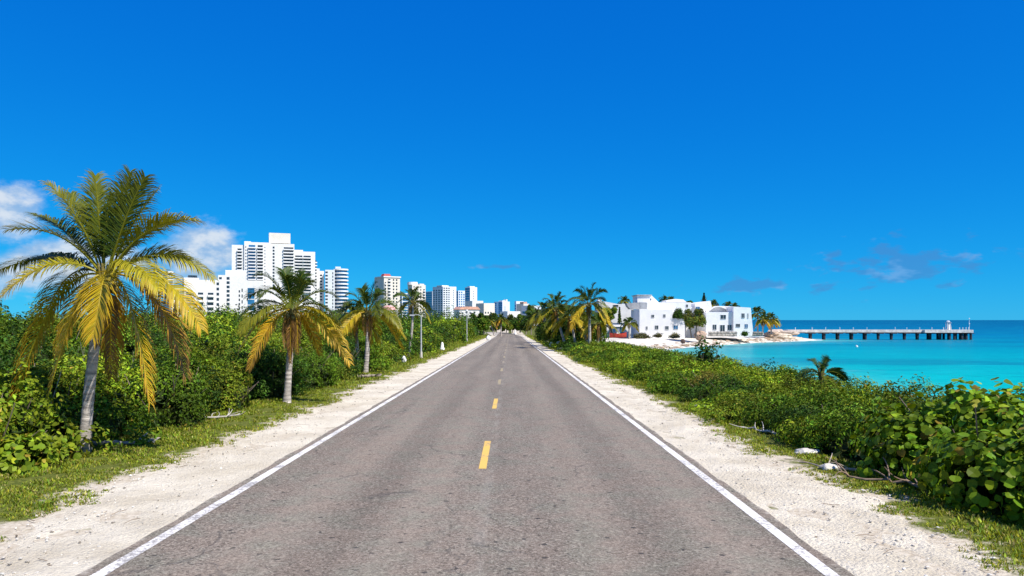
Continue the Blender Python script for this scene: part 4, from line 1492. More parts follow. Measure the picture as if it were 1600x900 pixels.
def win(root, px, py, w, h, D, glass="dglass", name="window", mull=1):
    """framed window set into the wall plane at distance D: frame 6 cm proud, pane inside it"""
    k_ = D / F
    c = px2w(px, py, D)
    o = np.array(root.location)
    x, z = c[0] - o[0], c[2] - o[2]
    W2, H2 = w * k_ / 2, h * k_ / 2
    y = D - o[1]
    fw = 0.07
    g = Geo()
    g.mm(x - W2 - fw, x - W2, y - 0.07, y + 0.02, z - H2 - fw, z + H2 + fw)
    g.mm(x + W2, x + W2 + fw, y - 0.07, y + 0.02, z - H2 - fw, z + H2 + fw)
    g.mm(x - W2, x + W2, y - 0.07, y + 0.02, z + H2, z + H2 + fw)
    g.mm(x - W2, x + W2, y - 0.10, y + 0.02, z - H2 - fw, z - H2)
    if mull:
        g.mm(x - 0.03, x + 0.03, y - 0.06, y - 0.004, z - H2, z + H2)
    f = g.build(name, M["frame"], root)
    p = Geo()
    p.mm(x - W2 + 0.003, x + W2 - 0.003, y - 0.012, y + 0.01, z - H2 + 0.003, z + H2 - 0.003)
    p.build("pane", M[glass], f)
    return f


gH = "white villas on the headland"
v1 = empty("villa", px2w(1030, 527, 172), "white two-storey villa with penthouse and small square windows in the middle", "villa", gH)
part_box(v1, "wall", 999, 1051, 483, 532, 172, 12, M["stucco"])
part_box(v1, "terrace_wall", 1051.1, 1070, 497, 532, 172.1, 9, M["stucco"])
part_box(v1, "upper_storey", 1011, 1080, 472.5, 500, 177, 9, M["stucco"])
poly_part(v1, "penthouse", [(996, 473.5), (996, 461.5), (1018, 461.5), (1029, 472), (1029, 473.5)], 181, 7, M["stucco"])
part_box(v1, "penthouse_roof", 994.8, 1018.5, 460.4, 461.5, 180.6, 8, M["greywall"])
part_box(v1, "side_screen", 1000, 1010.8, 472.3, 483.2, 176.5, 0.4, M["greywall"])
poly_part(v1, "curved_awning", [(979, 474), (1000, 472.4), (1000, 483), (985, 483), (981, 479)], 180, 3, M["greywall"])
poly_part(v1, "roof_canopy", [(1041, 472), (1041, 469.5), (1055, 467), (1068, 468), (1073, 472)], 182, 6, M["stucco"])
for (px, py, w, h) in ((1020, 494, 4, 4), (1038, 493.5, 3.2, 4.2), (1026, 511.5, 4.8, 5.4), (1042, 512.3, 5, 5), (1010.5, 512.5, 2.2, 4.4)):
    win(v1, px, py, w, h, 172)
win(v1, 1055.8, 511.5, 6.5, 5.5, 172.1, "bglass")
win(v1, 1073.4, 478, 2.6, 4, 177, mull=0)
win(v1, 1016.8, 467.7, 1.4, 2.2, 181, mull=0)

v2 = empty("villa", px2w(1138, 522, 176), "white villa with arched roof shade at the sea end of the row", "villa", gH)
part_box(v2, "wall", 1103, 1146, 487.8, 526, 176, 11, M["stucco"])
poly_part(v2, "right_wing", [(1146.1, 526), (1146.1, 479.0), (1173, 480.8), (1177.5, 526)], 175.2, 12, M["stucco"])
poly_part(v2, "gable_wall", [(1108, 487.9), (1113, 483), (1121, 478), (1146, 479), (1146, 487.9)], 181.4, 3, M["stucco"])
# vaulted canopy over the terrace
o2 = np.array(v2.location)
cv = Geo()
nseg = 14
Vc = []
for j, Dj in enumerate((180.0, 181.39)):
    for lyr in (0, 0.22):
        for i in range(nseg + 1):
            t_ = i / nseg
            px_ = 1107 + (1146 - 1107) * t_
            py_ = 488.6 - 9.2 * math.sin(math.pi * (0.10 + 0.80 * t_)) * (0.62 + 0.38 * math.sin(math.pi * t_))
            w_ = px2w(px_, py_, 178.0)
            Vc.append((w_[0] - o2[0], Dj - o2[1], w_[2] - o2[2] + lyr))
n1_ = nseg + 1
Qc = []
for i in range(nseg):
    Qc += [(i, i + 1, 2 * n1_ + i + 1, 2 * n1_ + i), (n1_ + i, 3 * n1_ + i, 3 * n1_ + i + 1, n1_ + i + 1),
           (i, n1_ + i, n1_ + i + 1, i + 1), (2 * n1_ + i, 2 * n1_ + i + 1, 3 * n1_ + i + 1, 3 * n1_ + i)]
cv.add(Vc, [np.array(Qc)])
cv.build("vaulted_roof", M["stucco"], v2)
for (px, py, w, h) in ((1116.5, 511.2, 5.4, 7.6), (1128.8, 513, 7, 10), (1140, 511.8, 6, 8), (1130, 495.2, 8, 6)):
    win(v2, px, py, w, h, 176)
for (px, py, w, h, gl) in ((1153, 508.5, 6, 4.6, "dglass"), (1166, 509.4, 4.6, 5.6, "bglass"), (1161, 493.2, 4.4, 6.6, "dglass"), (1168.6, 493.5, 1.2, 7, "dglass")):
    win(v2, px, py, w, h, 175.2, gl)
v3 = empty("villa", px2w(1092, 500, 186), "white stepped villa with one blue-grey window behind the forked tree", "villa", gH)
part_box(v3, "wall", 1072, 1104, 479.5, 528, 184, 9, M["stucco"])
poly_part(v3, "upper_storey", [(1086, 480), (1086, 474), (1098, 471.5), (1110, 470), (1112.5, 480), (1112.5, 489), (1086, 489)], 183.2, 9, M["stucco"])
win(v3, 1090.3, 482.6, 6, 6.4, 183.2, "bglass")
v4 = empty("villa", px2w(958, 520, 192), "white villa with sloping parapet partly hidden behind right clump's palms", "villa", gH)
poly_part(v4, "wall", [(936, 528), (936, 470), (950, 472), (966, 475.2), (978, 474.3), (990, 474.3), (990, 528)], 192, 10, M["stucco"])
poly_part(v4, "roof_light", [(934, 470), (937, 465.5), (941, 470)], 195, 4, M["stucco"])
win(v4, 962, 477.8, 8, 2.6, 192, mull=0)
# hut
hut = empty("beach_hut", px2w(963, 525, 178), "dark teal hut with flat white roof and white door beside the red boat", "hut")
part_box(hut, "wall", 956, 974, 511, 529, 178, 4, M["teal"])
part_box(hut, "roof", 953.5, 973, 507.6, 510.9, 177.2, 6, M["whitepaint"])
part_box(hut, "door", 963.5, 968, 513, 527, 177.9, 0.08, M["whitepaint"])
win(hut, 959.5, 516, 3.6, 6, 178, "bglass", mull=0)
# garden walls in front of the last villa
for (p0, p1, t_, b_, D_, lb) in ((1106, 1152, 518.0, 525, 171.5, "rubble stone garden wall below the last villa's ground-floor windows"), (1176, 1192, 518.5, 525, 174.5, "short grey stone wall under the broad headland tree")):
    a, c_ = px2w(p0, t_, D_), px2w(p1, b_, D_)
    g = Geo()
    r_ = np.random.default_rng(int(p0))
    n_ = 26
    for i in range(n_):
        for j in range(2):
            x_ = a[0] + (c_[0] - a[0]) * (i + 0.5 + 0.5 * j) / (n_ + 0.5)
            hh = (a[2] - c_[2])
            g.blob((x_, D_ + r_.uniform(-0.05, 0.05), c_[2] + hh * (0.25 + 0.5 * j)), np.array([(c_[0] - a[0]) / n_ * 0.62, 0.28, hh * 0.32]), r_, 0.22, 2, 1.4, np.array((0.50, 0.46, 0.40)) * r_.uniform(0.65, 1.2))
    tag(g.build("garden_wall", M["rock"]), lb, "wall", "garden walls on the headland")

# red boat on the sand
bt = empty("rowing_boat", px2w(966, 528, 163), "red wooden boat lying on the sand beside the right palm clump", "boat")
kz = 163 / F
Lb, Bb, Hb = 26 * kz, 1.5, 1.0
hull = Geo()
n_ = 14
ringsV = []
prof = [(-1.0, 1.0), (-0.92, 0.55), (-0.6, 0.15), (0, 0.0), (0.6, 0.15), (0.92, 0.55), (1.0, 1.0), (0.9, 1.0), (0.82, 0.6), (0.5, 0.25), (0, 0.12), (-0.5, 0.25), (-0.82, 0.6), (-0.9, 1.0)]
for i in range(n_):
    t_ = i / (n_ - 1) * 2 - 1
    wv = max(0.05, (1 - abs(t_) ** 2.6)) if t_ > 0 else max(0.55, 1 - abs(t_) ** 3 * 0.45)
    sh = 0.22 * t_ ** 2
    for (a, b_) in prof:
        ringsV.append((t_ * Lb / 2, a * Bb / 2 * wv, (b_ * (1 + sh) * Hb * 0.9) + 0.05 + 0.12 * max(0, t_) ** 2))
k_ = len(prof)
Qh = [(i * k_ + j, i * k_ + (j + 1) % k_, (i + 1) * k_ + (j + 1) % k_, (i + 1) * k_ + j) for i in range(n_ - 1) for j in range(k_)]
hull.add(ringsV, [np.array(Qh), np.array([list(range(k_))[::-1], list(range((n_ - 1) * k_, n_ * k_))])])
hull.build("hull", M["red"], bt)
for xx in (-0.25, 0.2):
    g = Geo()
    g.box((xx * Lb, 0, 0.62), (0.25, Bb * 0.80, 0.05))
    g.build("thwart", M["whitepaint"], bt)

# ------------------------------------------------------------------ shore rocks
rng = np.random.default_rng(12)
rk = Geo()
line = [(29, 139.5), (34, 149), (42, 161), (52, 172.5), (60, 182), (68, 188.5), (74, 193.5)]
seg = np.array(line, float)
for _ in range(330):
    i = rng.integers(0, len(seg) - 1)
    t_ = rng.random()
    p = seg[i] * (1 - t_) + seg[i + 1] * t_
    nrm = np.array([-(seg[i + 1] - seg[i])[1], (seg[i + 1] - seg[i])[0]])
    nrm /= np.linalg.norm(nrm)
    p = p + nrm * rng.normal(1.0, 1.6) + rng.normal(0, 0.3, 2)
    s_ = 0.15 + 0.50 * rng.random() ** 2.5
    z_ = float(zt(np.array(p[0]), np.array(p[1])))
    col = np.array([(0.40, 0.29, 0.20), (0.52, 0.43, 0.33), (0.27, 0.20, 0.14), (0.58, 0.52, 0.43)][rng.integers(0, 4)]) * rng.uniform(0.8, 1.15)
    rk.blob((p[0], p[1], max(z_, SEA - 0.1) + s_ * 0.1), np.array([s_ * rng.uniform(0.9, 1.7), s_ * rng.uniform(0.8, 1.3), s_ * rng.uniform(0.30, 0.5)]), rng, 0.4, 2, 1.6, col)
tag(rk.build("shore_rocks", M["rock"]), "band of brown weathered rocks along the beach's waterline", "rocks", kind="stuff")
BOUL = [
    (1222, 527, 197, 2.8, 0.95, (0.62, 0.52, 0.40), "largest smooth tan boulder at the tip of the headland"),
    (1240, 530, 199, 2.4, 0.6, (0.58, 0.47, 0.35), "low tan boulder at the water just before the pier"),
    (1207, 524, 197, 2.2, 0.9, (0.50, 0.38, 0.28), "brown boulder between the broad headland tree and the largest boulder"),
    (1213, 519.5, 203, 2.2, 0.8, (0.52, 0.42, 0.34), "grey-brown boulder behind the largest headland boulder"),
    (1232, 521, 205, 2.6, 0.7, (0.46, 0.38, 0.31), "flat grey boulder under the pier's landward end"),
    (1094, 525, 165, 1.3, 1.0, (0.48, 0.34, 0.26), "reddish boulder right of the forked sea grape tree"),
    (1067, 534, 156, 0.5, 0.5, (0.10, 0.07, 0.06), "small very dark rock alone on the beach sand"),
]
for i, (px, py, D_, s_, h_, col, lb) in enumerate(BOUL):
    w_ = px2w(px, py, D_)
    g = Geo()
    r_ = np.random.default_rng(600 + i)
    g.blob((0, 0, h_ * 0.15), np.array([s_, s_ * 0.8, h_]), r_, 0.32, 3, 1.3, np.array(col))
    tag(g.build("boulder", M["rock"], None, (w_[0], D_, max(w_[2], SEA))), lb, "boulder", "boulders on the headland shore")

# ------------------------------------------------------------------ pier
PD = 208.0
kP = PD / F
xa, xb_ = px2w(1228, 518, PD)[0], px2w(1512, 518, PD)[0]
zd = CAMZ - 15.2 * kP
pier = empty("pier", (xa, PD, SEA), "long concrete pier on dark piles reaching out over turquoise sea", "pier")
g = Geo()
g.mm(0, xb_ - xa, -1.4, 1.4, zd - SEA - 0.72, zd - SEA)
g.mm(xb_ - xa - 13.5, xb_ - xa, -2.6, -1.403, zd - SEA - 0.80, zd - SEA - 0.003)
g.build("deck", M["conc"], pier)
g = Geo()
for yy in (-1.25, 1.25):
    g.mm(0, xb_ - xa, yy - 0.14, yy + 0.14, zd - SEA - 0.92, zd - SEA - 0.723)
g.build("girder", M["pile"], pier)
for i, px in enumerate((1266, 1287, 1308.5, 1330, 1351, 1372, 1392.5, 1413, 1433, 1451.5, 1467, 1479, 1486.5, 1498, 1505, 1512)):
    x_ = px2w(px, 520, PD)[0] - xa
    for sg in (-1, 1):
        off_ = (0.55 if i in (5, 6, 7, 8) else 0.32) * sg
        g = Geo()
        y1 = 1.15 * sg if i < 11 else 1.9 * sg
        g.tube([(x_ + off_ * 1.25, y1 * 1.1, -1.6), (x_ + off_ * 0.75, y1 * 0.95, zd - SEA - 1.0)], 0.33, 8)
        g.build("pile", M["pile"], pier)
    g = Geo()
    g.mm(x_ - 0.85, x_ + 0.85, -1.7, 1.7, zd - SEA - 1.10, zd - SEA - 0.923)
    g.build("pile_cap", M["pile"], pier)
for i, px in enumerate((1240, 1266, 1287, 1309, 1330, 1351, 1395, 1413, 1433, 1452, 1470, 1495, 1500, 1505, 1509)):
    x_ = px2w(px, 520, PD)[0] - xa
    g = Geo()
    g.tube([(x_, -1.3, zd - SEA), (x_, -1.3, zd - SEA + 0.55)], 0.07, 6)
    g.blob((x_, -1.3, zd - SEA + 0.58), 0.11, np.random.default_rng(i), 0.05, 1)
    g.build("bollard", M["whitepaint"], pier)
xt = px2w(1481.5, 516, PD)[0]
tw_ = empty("lookout_tower", (xt, PD, zd), "small white open tower with domed cap near the pier's end", "tower")
tw_.scale = (0.66, 0.75, 0.84)
for sx_ in (-0.75, 0.75):
    for sy_ in (-0.6, 0.6):
        g = Geo()
        g.tube([(sx_ * 1.15, sy_, 0), (sx_ * 0.8, sy_ * 0.8, 2.3)], 0.10, 6)
        g.build("leg", M["whitepaint"], tw_)
g = Geo()
g.mm(-0.1, 0.72, -0.5, 0.5, 0.02, 2.1)
g.build("cabin", M["whitepaint"], tw_)
g = Geo()
g.mm(-0.95, 0.95, -0.8, 0.8, 2.3, 2.42)
g.build("platform", M["metal"], tw_)
g = Geo()
g.blob((0, 0, 2.75), (0.72, 0.6, 0.28), np.random.default_rng(1), 0.02, 2)
g.build("roof", M["coolwhite"], tw_)
ms = empty("light_mast", (px2w(1512.5, 516, PD)[0], PD - 0.6, zd), "thin white light mast with lamp at the pier's tip", "mast")
g = Geo()
g.tube([(0, 0, 0), (0, 0, 3.1)], [0.06, 0.04], 6)
g.build("pole", M["whitepaint"], ms)
g = Geo()
g.blob((0, 0, 3.15), 0.16, np.random.default_rng(2), 0.02, 2)
g.build("lamp", M["globe"], ms)
g = Geo()
g.blob((0, 0, 1.7), (0.14, 0.14, 0.2), np.random.default_rng(2), 0.02, 2)
g.build("signal_box", M["globe"], ms)
by_ = empty("mooring_buoy", (px2w(1338.6, 542, 151)[0], 151, SEA), "single white buoy floating in the bay before the pier", "buoy")
g = Geo()
g.blob((0, 0, 0.08), (0.26, 0.26, 0.24), np.random.default_rng(3), 0.02, 2)
g.build("float", M["whitepaint"], by_, None, True)
g = Geo()
g.tube([(0, 0, 0.3), (0, 0, 0.45)], 0.05, 6)
g.build("mooring_ring", M["metal"], by_)

# ------------------------------------------------------------------ hotel towers
GT = "hotel towers on the left skyline"


def tower(name, label, cat, l, c, r, top, D, theta, floors, front=(), left=(), body="stucco", depth=None, base=-3.5, z_low=None, group=GT, roofs=()):
    """a block seen over its near corner c; l and r are the outer sight lines of its two faces"""
    th_ = R(theta)
    rp, lp = (r - 797) / F, (l - 797) / F
    Xc = (c - 797) / F * D
    w = (rp * D - Xc) / (math.cos(th_) - rp * math.sin(th_))
    dd = depth if depth else (Xc - lp * D) / (math.sin(th_) + lp * math.cos(th_))
    H = CAMZ + (500 - top) / F * D - base
    root = empty(name, (Xc, D, base), label, cat, group, th_)
    g = Geo()
    g.mm(0, w, 0, dd, 0, H)
    g.build("wall", M[body], root)
    g = Geo()
    g.mm(0.0, w, 0.0, 0.3, H, H + 0.9)
    g.mm(0.0, 0.3, 0.303, dd, H, H + 0.9)
    g.mm(w - 0.3, w, 0.303, dd, H, H + 0.9)
    g.build("parapet", M[body], root)
    fh = H / floors
    lowz = 0 if z_low is None else z_low

    def bays(face, specs):
        for (f0, f1, typ, k0, k1) in specs:
            ww = w if face == "front" else dd
            a0, a1 = f0 * ww, f1 * ww
            gl = "bglass" if typ.startswith("b") else "dglass"
            kind_ = typ[-1]
            # window mesh in local face coords
            def place(x0, x1, y0, y1, z0, z1, gg):
                if face == "front":
                    gg.mm(x0, x1, y0, y1, z0, z1)
                else:                              # left face looks towards -x ; the face runs along +y
                    gg.mm(y0, y1, x0, x1, z0, z1)
            gw = Geo()
            hh = {"w": 0.55, "s": 0.62, "k": 0.74, "g": 0.86}[kind_] * fh
            sill = {"w": 0.25, "s": 0.22, "k": 0.05, "g": 0.07}[kind_] * fh
            place(a0, a1, -0.06, 0.05, sill, sill + hh, gw)
            mw = gw.mesh("window", M[gl])
            mb = None
            if kind_ == "k":
                gb = Geo()
                place(a0 - 0.25, a1 + 0.25, -1.5, -0.063, -0.12, 0.10, gb)
                place(a0 - 0.25, a1 + 0.25, -1.5, -1.38, 0.103, 0.36 * fh, gb)
                place(a0 - 0.25, a0 - 0.10, -1.377, -0.063, 0.103, 0.36 * fh, gb)
                place(a1 + 0.10, a1 + 0.25, -1.377, -0.063, 0.103, 0.36 * fh, gb)
                mb = gb.mesh("balcony", M["slab"])
            for k_ in range(k0, k1):
                z_ = k_ * fh
                if mb:
                    bo = link("balcony", mb, root, (0, 0, z_))
                    link("window", mw, bo)
                else:
                    link("window", mw, root, (0, 0, z_))

    bays("front", front)
    bays("left", left)
    for (x0, x1, y0, y1, h0, h1, mname, pname) in roofs:
        g = Geo()
        g.mm(x0 * w, x1 * w, y0 * dd, y1 * dd, H + h0, H + h1)
        g.build(pname, M[mname], root)
    return root, w, dd, H


def add_block(root, name, x0, x1, y0, y1, z0, z1, mat):
    g = Geo()
    g.mm(x0, x1, y0, y1, z0, z1)
    return g.build(name, M[mat], root)


# --- big stepped hotel: five joined blocks of one building
D1 = 650.0
kT = D1 / F
big = empty("hotel_tower", (px2w(425, 500, D1)[0], D1, -3.5), "tallest stepped white hotel tower with rows of balconies and rooftop block", "hotel", GT, R(19))
ob = np.array(big.location)
cs = math.cos(R(19))


def bx_(px):                  # sight line -> local x on the tower's front plane
    p = (px - 797) / F
    return (p * D1 - ob[0]) / (math.cos(R(19)) - p * math.sin(R(19)))


def bz_(py):
    return CAMZ + (500 - py) / F * D1 + 3.5


fhT = 2.78
BLK = [(362, 381.5, 384, 2.0), (381.6, 423.0, 379.3, 0.0), (423.1, 460.0, 380.3, 1.0), (460.1, 493.0, 391.0, 4.0), (493.1, 500.5, 417, 8.0), (500.6, 508, 420.5, 11.0)]
for (a, b_, t_, yo) in BLK:
    add_block(big, "wall", bx_(a), bx_(b_), yo, 24, 0, bz_(t_), "stucco")
add_block(big, "rooftop_block", bx_(420.5), bx_(454), 3, 15, bz_(379.0), bz_(363.2), "cream")
add_block(big, "rooftop_parapet", bx_(460.5), bx_(474), 4.5, 20, bz_(391) + 0.01, bz_(388.5), "stucco")
add_block(big, "rooftop_parapet", bx_(381.7), bx_(392), 0.5, 10, bz_(379.3) + 0.01, bz_(378.2), "stucco")


def big_bay(a, b_, yo, top, nfl, kind_, glass="dglass", hfrac=0.6):
    x0, x1 = bx_(a), bx_(b_)
    g = Geo()
    g.mm(x0, x1, yo - 0.08, yo + 0.05, 0.0, hfrac * fhT)
    mw = g.mesh("window", M[glass])
    mb = None
    if kind_ == "balcony":
        g = Geo()
        g.mm(x0 - 0.5, x1 + 0.5, yo - 1.7, yo - 0.083, -0.9, -0.75)
        g.mm(x0 - 0.5, x1 + 0.5, yo - 1.7, yo - 1.58, -0.747, 0.12)
        g.mm(x0 - 0.5, x0 - 0.38, yo - 1.577, yo - 0.083, -0.747, 0.12)
        g.mm(x1 + 0.38, x1 + 0.5, yo - 1.577, yo - 0.083, -0.747, 0.12)
        mb = g.mesh("balcony", M["slab"])
    zt0 = bz_(top)
    for k_ in range(nfl):
        z_ = zt0 - (k_ + 1) * fhT
        if mb:
            bo = link("balcony", mb, big, (0, 0, z_))
            link("window", mw, bo)
        else:
            link("window", mw, big, (0, 0, z_))


big_bay(371.0, 377.5, 2.0, 387.5, 15, "balcony")
big_bay(388.5, 399.0, 0.0, 382.3, 17, "balcony", "bglass", 0.72)
big_bay(402.5, 410.5, 0.0, 382.3, 17, "balcony", "dglass", 0.72)
big_bay(383.2, 384.8, 0.0, 383, 15, "window", "dglass", 0.35)
big_bay(413.2, 414.6, 0.0, 383, 15, "window", "dglass", 0.35)
big_bay(426.0, 429.0, 1.0, 383, 14, "window", "dglass", 0.6)
big_bay(443.5, 458.5, 1.0, 383.5, 14, "balcony", "dglass", 0.6)
big_bay(461.5, 473.0, 4.0, 395.5, 12, "balcony", "dglass", 0.6)
big_bay(474.5, 486.0, 4.0, 395.5, 12, "balcony", "dglass", 0.6)
big_bay(491.0, 495.5, 7.6, 402, 12, "balcony", "dglass", 0.6)
big_bay(501.5, 505, 11.0, 424, 9, "window", "dglass", 0.55)

# round-fronted neighbour
D2 = 670.0
t2 = empty("hotel_tower", (px2w(522, 500, D2)[0], D2, -3.5), "white hotel tower with curved balcony bands right of the tallest one", "hotel", GT, R(12))
k2 = D2 / F
h2 = (500 - 420) * k2 + 6
add_block(t2, "wall", -13.5 * k2, 1.0 * k2, 0, 20, 0, h2 - 1.0, "coolwhite")
g = Geo()
aa = np.linspace(math.pi, 2 * math.pi, 13)
cyl = [(10.5 * k2 + 9.3 * k2 * math.cos(a), 5 + 6.0 * math.sin(a)) for a in aa] + [(10.5 * k2 + 9.3 * k2, 20), (10.5 * k2 - 9.3 * k2, 20)]
nV = len(cyl)
g.add([(x_, y_, 0) for x_, y_ in cyl] + [(x_, y_, h2) for x_, y_ in cyl], [np.array([list(range(nV))[::-1], list(range(nV, 2 * nV))]), np.array([(i, (i + 1) % nV, (i + 1) % nV + nV, i + nV) for i in range(nV)])])
g.build("curved_bay", M["bglass"], t2)
add_block(t2, "rooftop_block", 2 * k2, 10 * k2, 3, 14, h2 + 0.003, h2 + 2.2, "coolwhite")


def band(z0, z1, dr):
    g_ = Geo()
    o_ = [(10.5 * k2 + (9.3 * k2 + dr) * math.cos(a), 5 + (6.0 + dr) * math.sin(a)) for a in aa]
    i_ = [(10.5 * k2 + 9.32 * k2 * math.cos(a), 5 + 6.02 * math.sin(a)) for a in aa]
    n_ = len(o_)
    VV = [(x_, y_, z0) for x_, y_ in o_] + [(x_, y_, z1) for x_, y_ in o_] + [(x_, y_, z0) for x_, y_ in i_] + [(x_, y_, z1) for x_, y_ in i_]
    QQ = []
    for i in range(n_ - 1):
        QQ += [(i, i + 1, n_ + i + 1, n_ + i), (n_ + i, n_ + i + 1, 3 * n_ + i + 1, 3 * n_ + i), (2 * n_ + i, 2 * n_ + i + 1, i + 1, i)]
    g_.add(VV, [np.array(QQ)])
    return g_.mesh("balcony_band", M["slab"])


mbnd = band(0, 1.35, 1.2)
nf = 15
for k_ in range(nf + 1):
    link("balcony_band", mbnd, t2, (0, 0, h2 - 1.2 - k_ * (h2 / (nf + 1))))
gwin = Geo()
gwin.mm(-2.6 * k2, -1.2 * k2, -0.06, 0.05, 0, 1.9)
mwin = gwin.mesh("window", M["dglass"])
for k_ in range(14):
    link("window", mwin, t2, (0, 0, h2 - 5 - k_ * 3.05))
gwin = Geo()
gwin.mm(-13.2 * k2, -9.5 * k2, -0.06, 0.05, 0, 1.5)
mwin = gwin.mesh("window", M["dglass"])
for k_ in range(12):
    link("window", mwin, t2, (0, 0, h2 - 4 - k_ * 3.05))

# long lower hotel left of the tallest
tower("hotel_block", "long lower white hotel with roof terrace canopy left of the tallest tower", "hotel", 280, 287.5, 347, 438.5, 560, 27, 9,
      [(0.05, 0.27, "bs", 1, 7), (0.36, 0.50, "k", 1, 7), (0.62, 0.77, "k", 1, 7), (0.85, 0.92, "w", 1, 9)], [(0.1, 0.9, "s", 2, 8)], "stucco", depth=22,
      roofs=((0.0, 0.40, 0.25, 0.8, 1.2, 2.6, "slab", "terrace_canopy"), (0.12, 0.36, 0.30, 0.7, 2.603, 4.6, "dglass", "roof_room"), (0.06, 0.10, 0.35, 0.6, 0.003, 1.2, "slab", "terrace_post"), (0.36, 0.39, 0.35, 0.6, 0.003, 1.2, "slab", "terrace_post")))
tower("hotel_block", "plain white end block between long lower hotel and tallest tower", "hotel", 341, 341, 384, 431.5, 575, 19, 12,
      [(0.03, 0.13, "w", 1, 12), (0.30, 0.41, "s", 0, 12), (0.74, 0.79, "w", 1, 9), (0.88, 0.95, "k", 0, 10)], (), "stucco", depth=24,
      roofs=((0.25, 1.0, 0.2, 0.9, 0.9, 5.2, "stucco", "stair_block"),))
tower("hotel_block", "white block with big blue glass corner in front of the tallest tower", "hotel", 376, 376, 412, 440, 540, 19, 8,
      [(0.04, 0.09, "w", 0, 7), (0.30, 0.60, "bg", 3, 7), (0.78, 0.95, "k", 0, 7)], (), "stucco", depth=20)
tower("hotel_tower", "pale blue glazed tower glimpsed through the tallest palm's fronds", "hotel", 255, 262, 271, 425, 760, 38, 14,
      [(0.08, 0.92, "bs", 4, 14)], [(0.08, 0.92, "bs", 4, 14)], "coolwhite")
tower("hotel_block", "distant low grey-white block under the tallest palm's right fronds", "hotel", 262, 268, 281, 452, 720, 38, 6, [(0.1, 0.9, "s", 2, 6)], (), "coolwhite")
# red-capped cream tower
rt, w_, d_, H_ = tower("hotel_tower", "cream tower with small red rooftop and pink dome at its foot", "hotel", 585, 600, 625, 434.5, 800, 34, 15,
                       [(0.05, 0.13, "k", 3, 14), (0.25, 0.40, "k", 2, 15), (0.55, 0.64, "w", 2, 15), (0.74, 0.83, "w", 2, 15)], [(0.62, 0.80, "w", 3, 13)], "cream")
add_block(rt, "roof_slab", -0.8, w_ + 0.8, -0.8, d_ * 0.9, H_ + 0.903, H_ + 2.2, "slab")
g = Geo()
g.box((w_ * 0.30, d_ * 0.3, H_ + 3.6), (9, 8, 2.7), 0, None, 0.75)
g.build("rooftop_room", M["redroof"], rt)
pk = empty("pavilion", (px2w(607, 480, 560)[0], 560, -3.5), "pink domed low pavilion below the red-capped cream tower", "pavilion")
g = Geo()
Vh, Fh = ico(3)
keep = Vh[:, 2] > -0.25
g.add(Vh * np.array([5.6, 5, 3.4]) + np.array([0, 0, 13.6]), [Fh])
g.build("dome", M["pink"], pk)
add_block(pk, "wall", -5.5, 7.0, -5, 5, 0, 13.4, "stucco")
# cream tower with round cap
ct, w_, d_, H_ = tower("hotel_tower", "cream tower with rounded rooftop cap behind the small upright palm", "hotel", 637, 644, 665, 446, 860, 34, 14,
                       [(0.10, 0.18, "w", 2, 14), (0.38, 0.46, "w", 2, 14), (0.60, 0.68, "w", 2, 14), (0.82, 0.95, "k", 2, 13)], [(0.3, 0.7, "w", 4, 13)], "cream")
g = Geo()
g.tube([(3.5, 6, H_ + 0.9), (3.5, 6, H_ + 4.2)], [6.3, 5.8], 16)
g.build("rooftop_cap", M["slab"], ct)
add_block(ct, "roof_room", w_ * 0.62, w_ * 0.95, 2, 9, H_ + 0.003, H_ + 2.4, "cream")
tower("hotel_tower", "low grey tower slice between the two cream towers", "hotel", 624, 628, 640, 459, 960, 36, 12, [(0.1, 0.9, "bs", 3, 12)], [(0.1, 0.9, "bs", 3, 12)], "coolwhite")
# white and blue pair
tower("hotel_tower", "blue glass tower flank right behind the cream round-capped tower", "hotel", 664, 675.5, 681, 456, 1000, 30, 15, [(0.1, 0.9, "s", 2, 15)], [(0.03, 0.97, "bg", 2, 15)], "coolwhite", depth=40)
tower("hotel_tower", "broad white tower with dark window grid and vertical ribs", "hotel", 676, 692, 713, 448.5, 960, 38, 17,
      [(0.04, 0.16, "w", 2, 17), (0.22, 0.34, "w", 2, 17), (0.40, 0.50, "w", 2, 17), (0.76, 0.81, "w", 3, 16)],
      [(0.06, 0.20, "s", 2, 16), (0.30, 0.44, "s", 2, 16), (0.56, 0.70, "s", 2, 16), (0.80, 0.92, "s", 2, 16)], "coolwhite",
      roofs=((0.0, 0.5, 0.1, 0.6, 0.0, 2.4, "slab", "roof_room"),))
tower("hotel_tower", "slim pale tower with glass flank between broad white tower and slab tower", "hotel", 713, 716, 727, 455, 1080, 34, 14,
      [(0.1, 0.28, "bs", 2, 14), (0.4, 0.58, "bs", 2, 14), (0.7, 0.9, "bs", 2, 13)], [(0.03, 0.97, "bg", 2, 14)], "coolwhite")
tower("hotel_tower", "white slab tower with one whole blue glass side", "hotel", 726.5, 734.5, 745.5, 449.5, 1050, 36, 15,
      [(0.45, 0.52, "w", 3, 14)], [(0.03, 0.97, "bg", 2, 15)], "stucco",
      roofs=((0.02, 0.75, 0.1, 0.6, 0.0, 2.2, "slab", "roof_room"),))
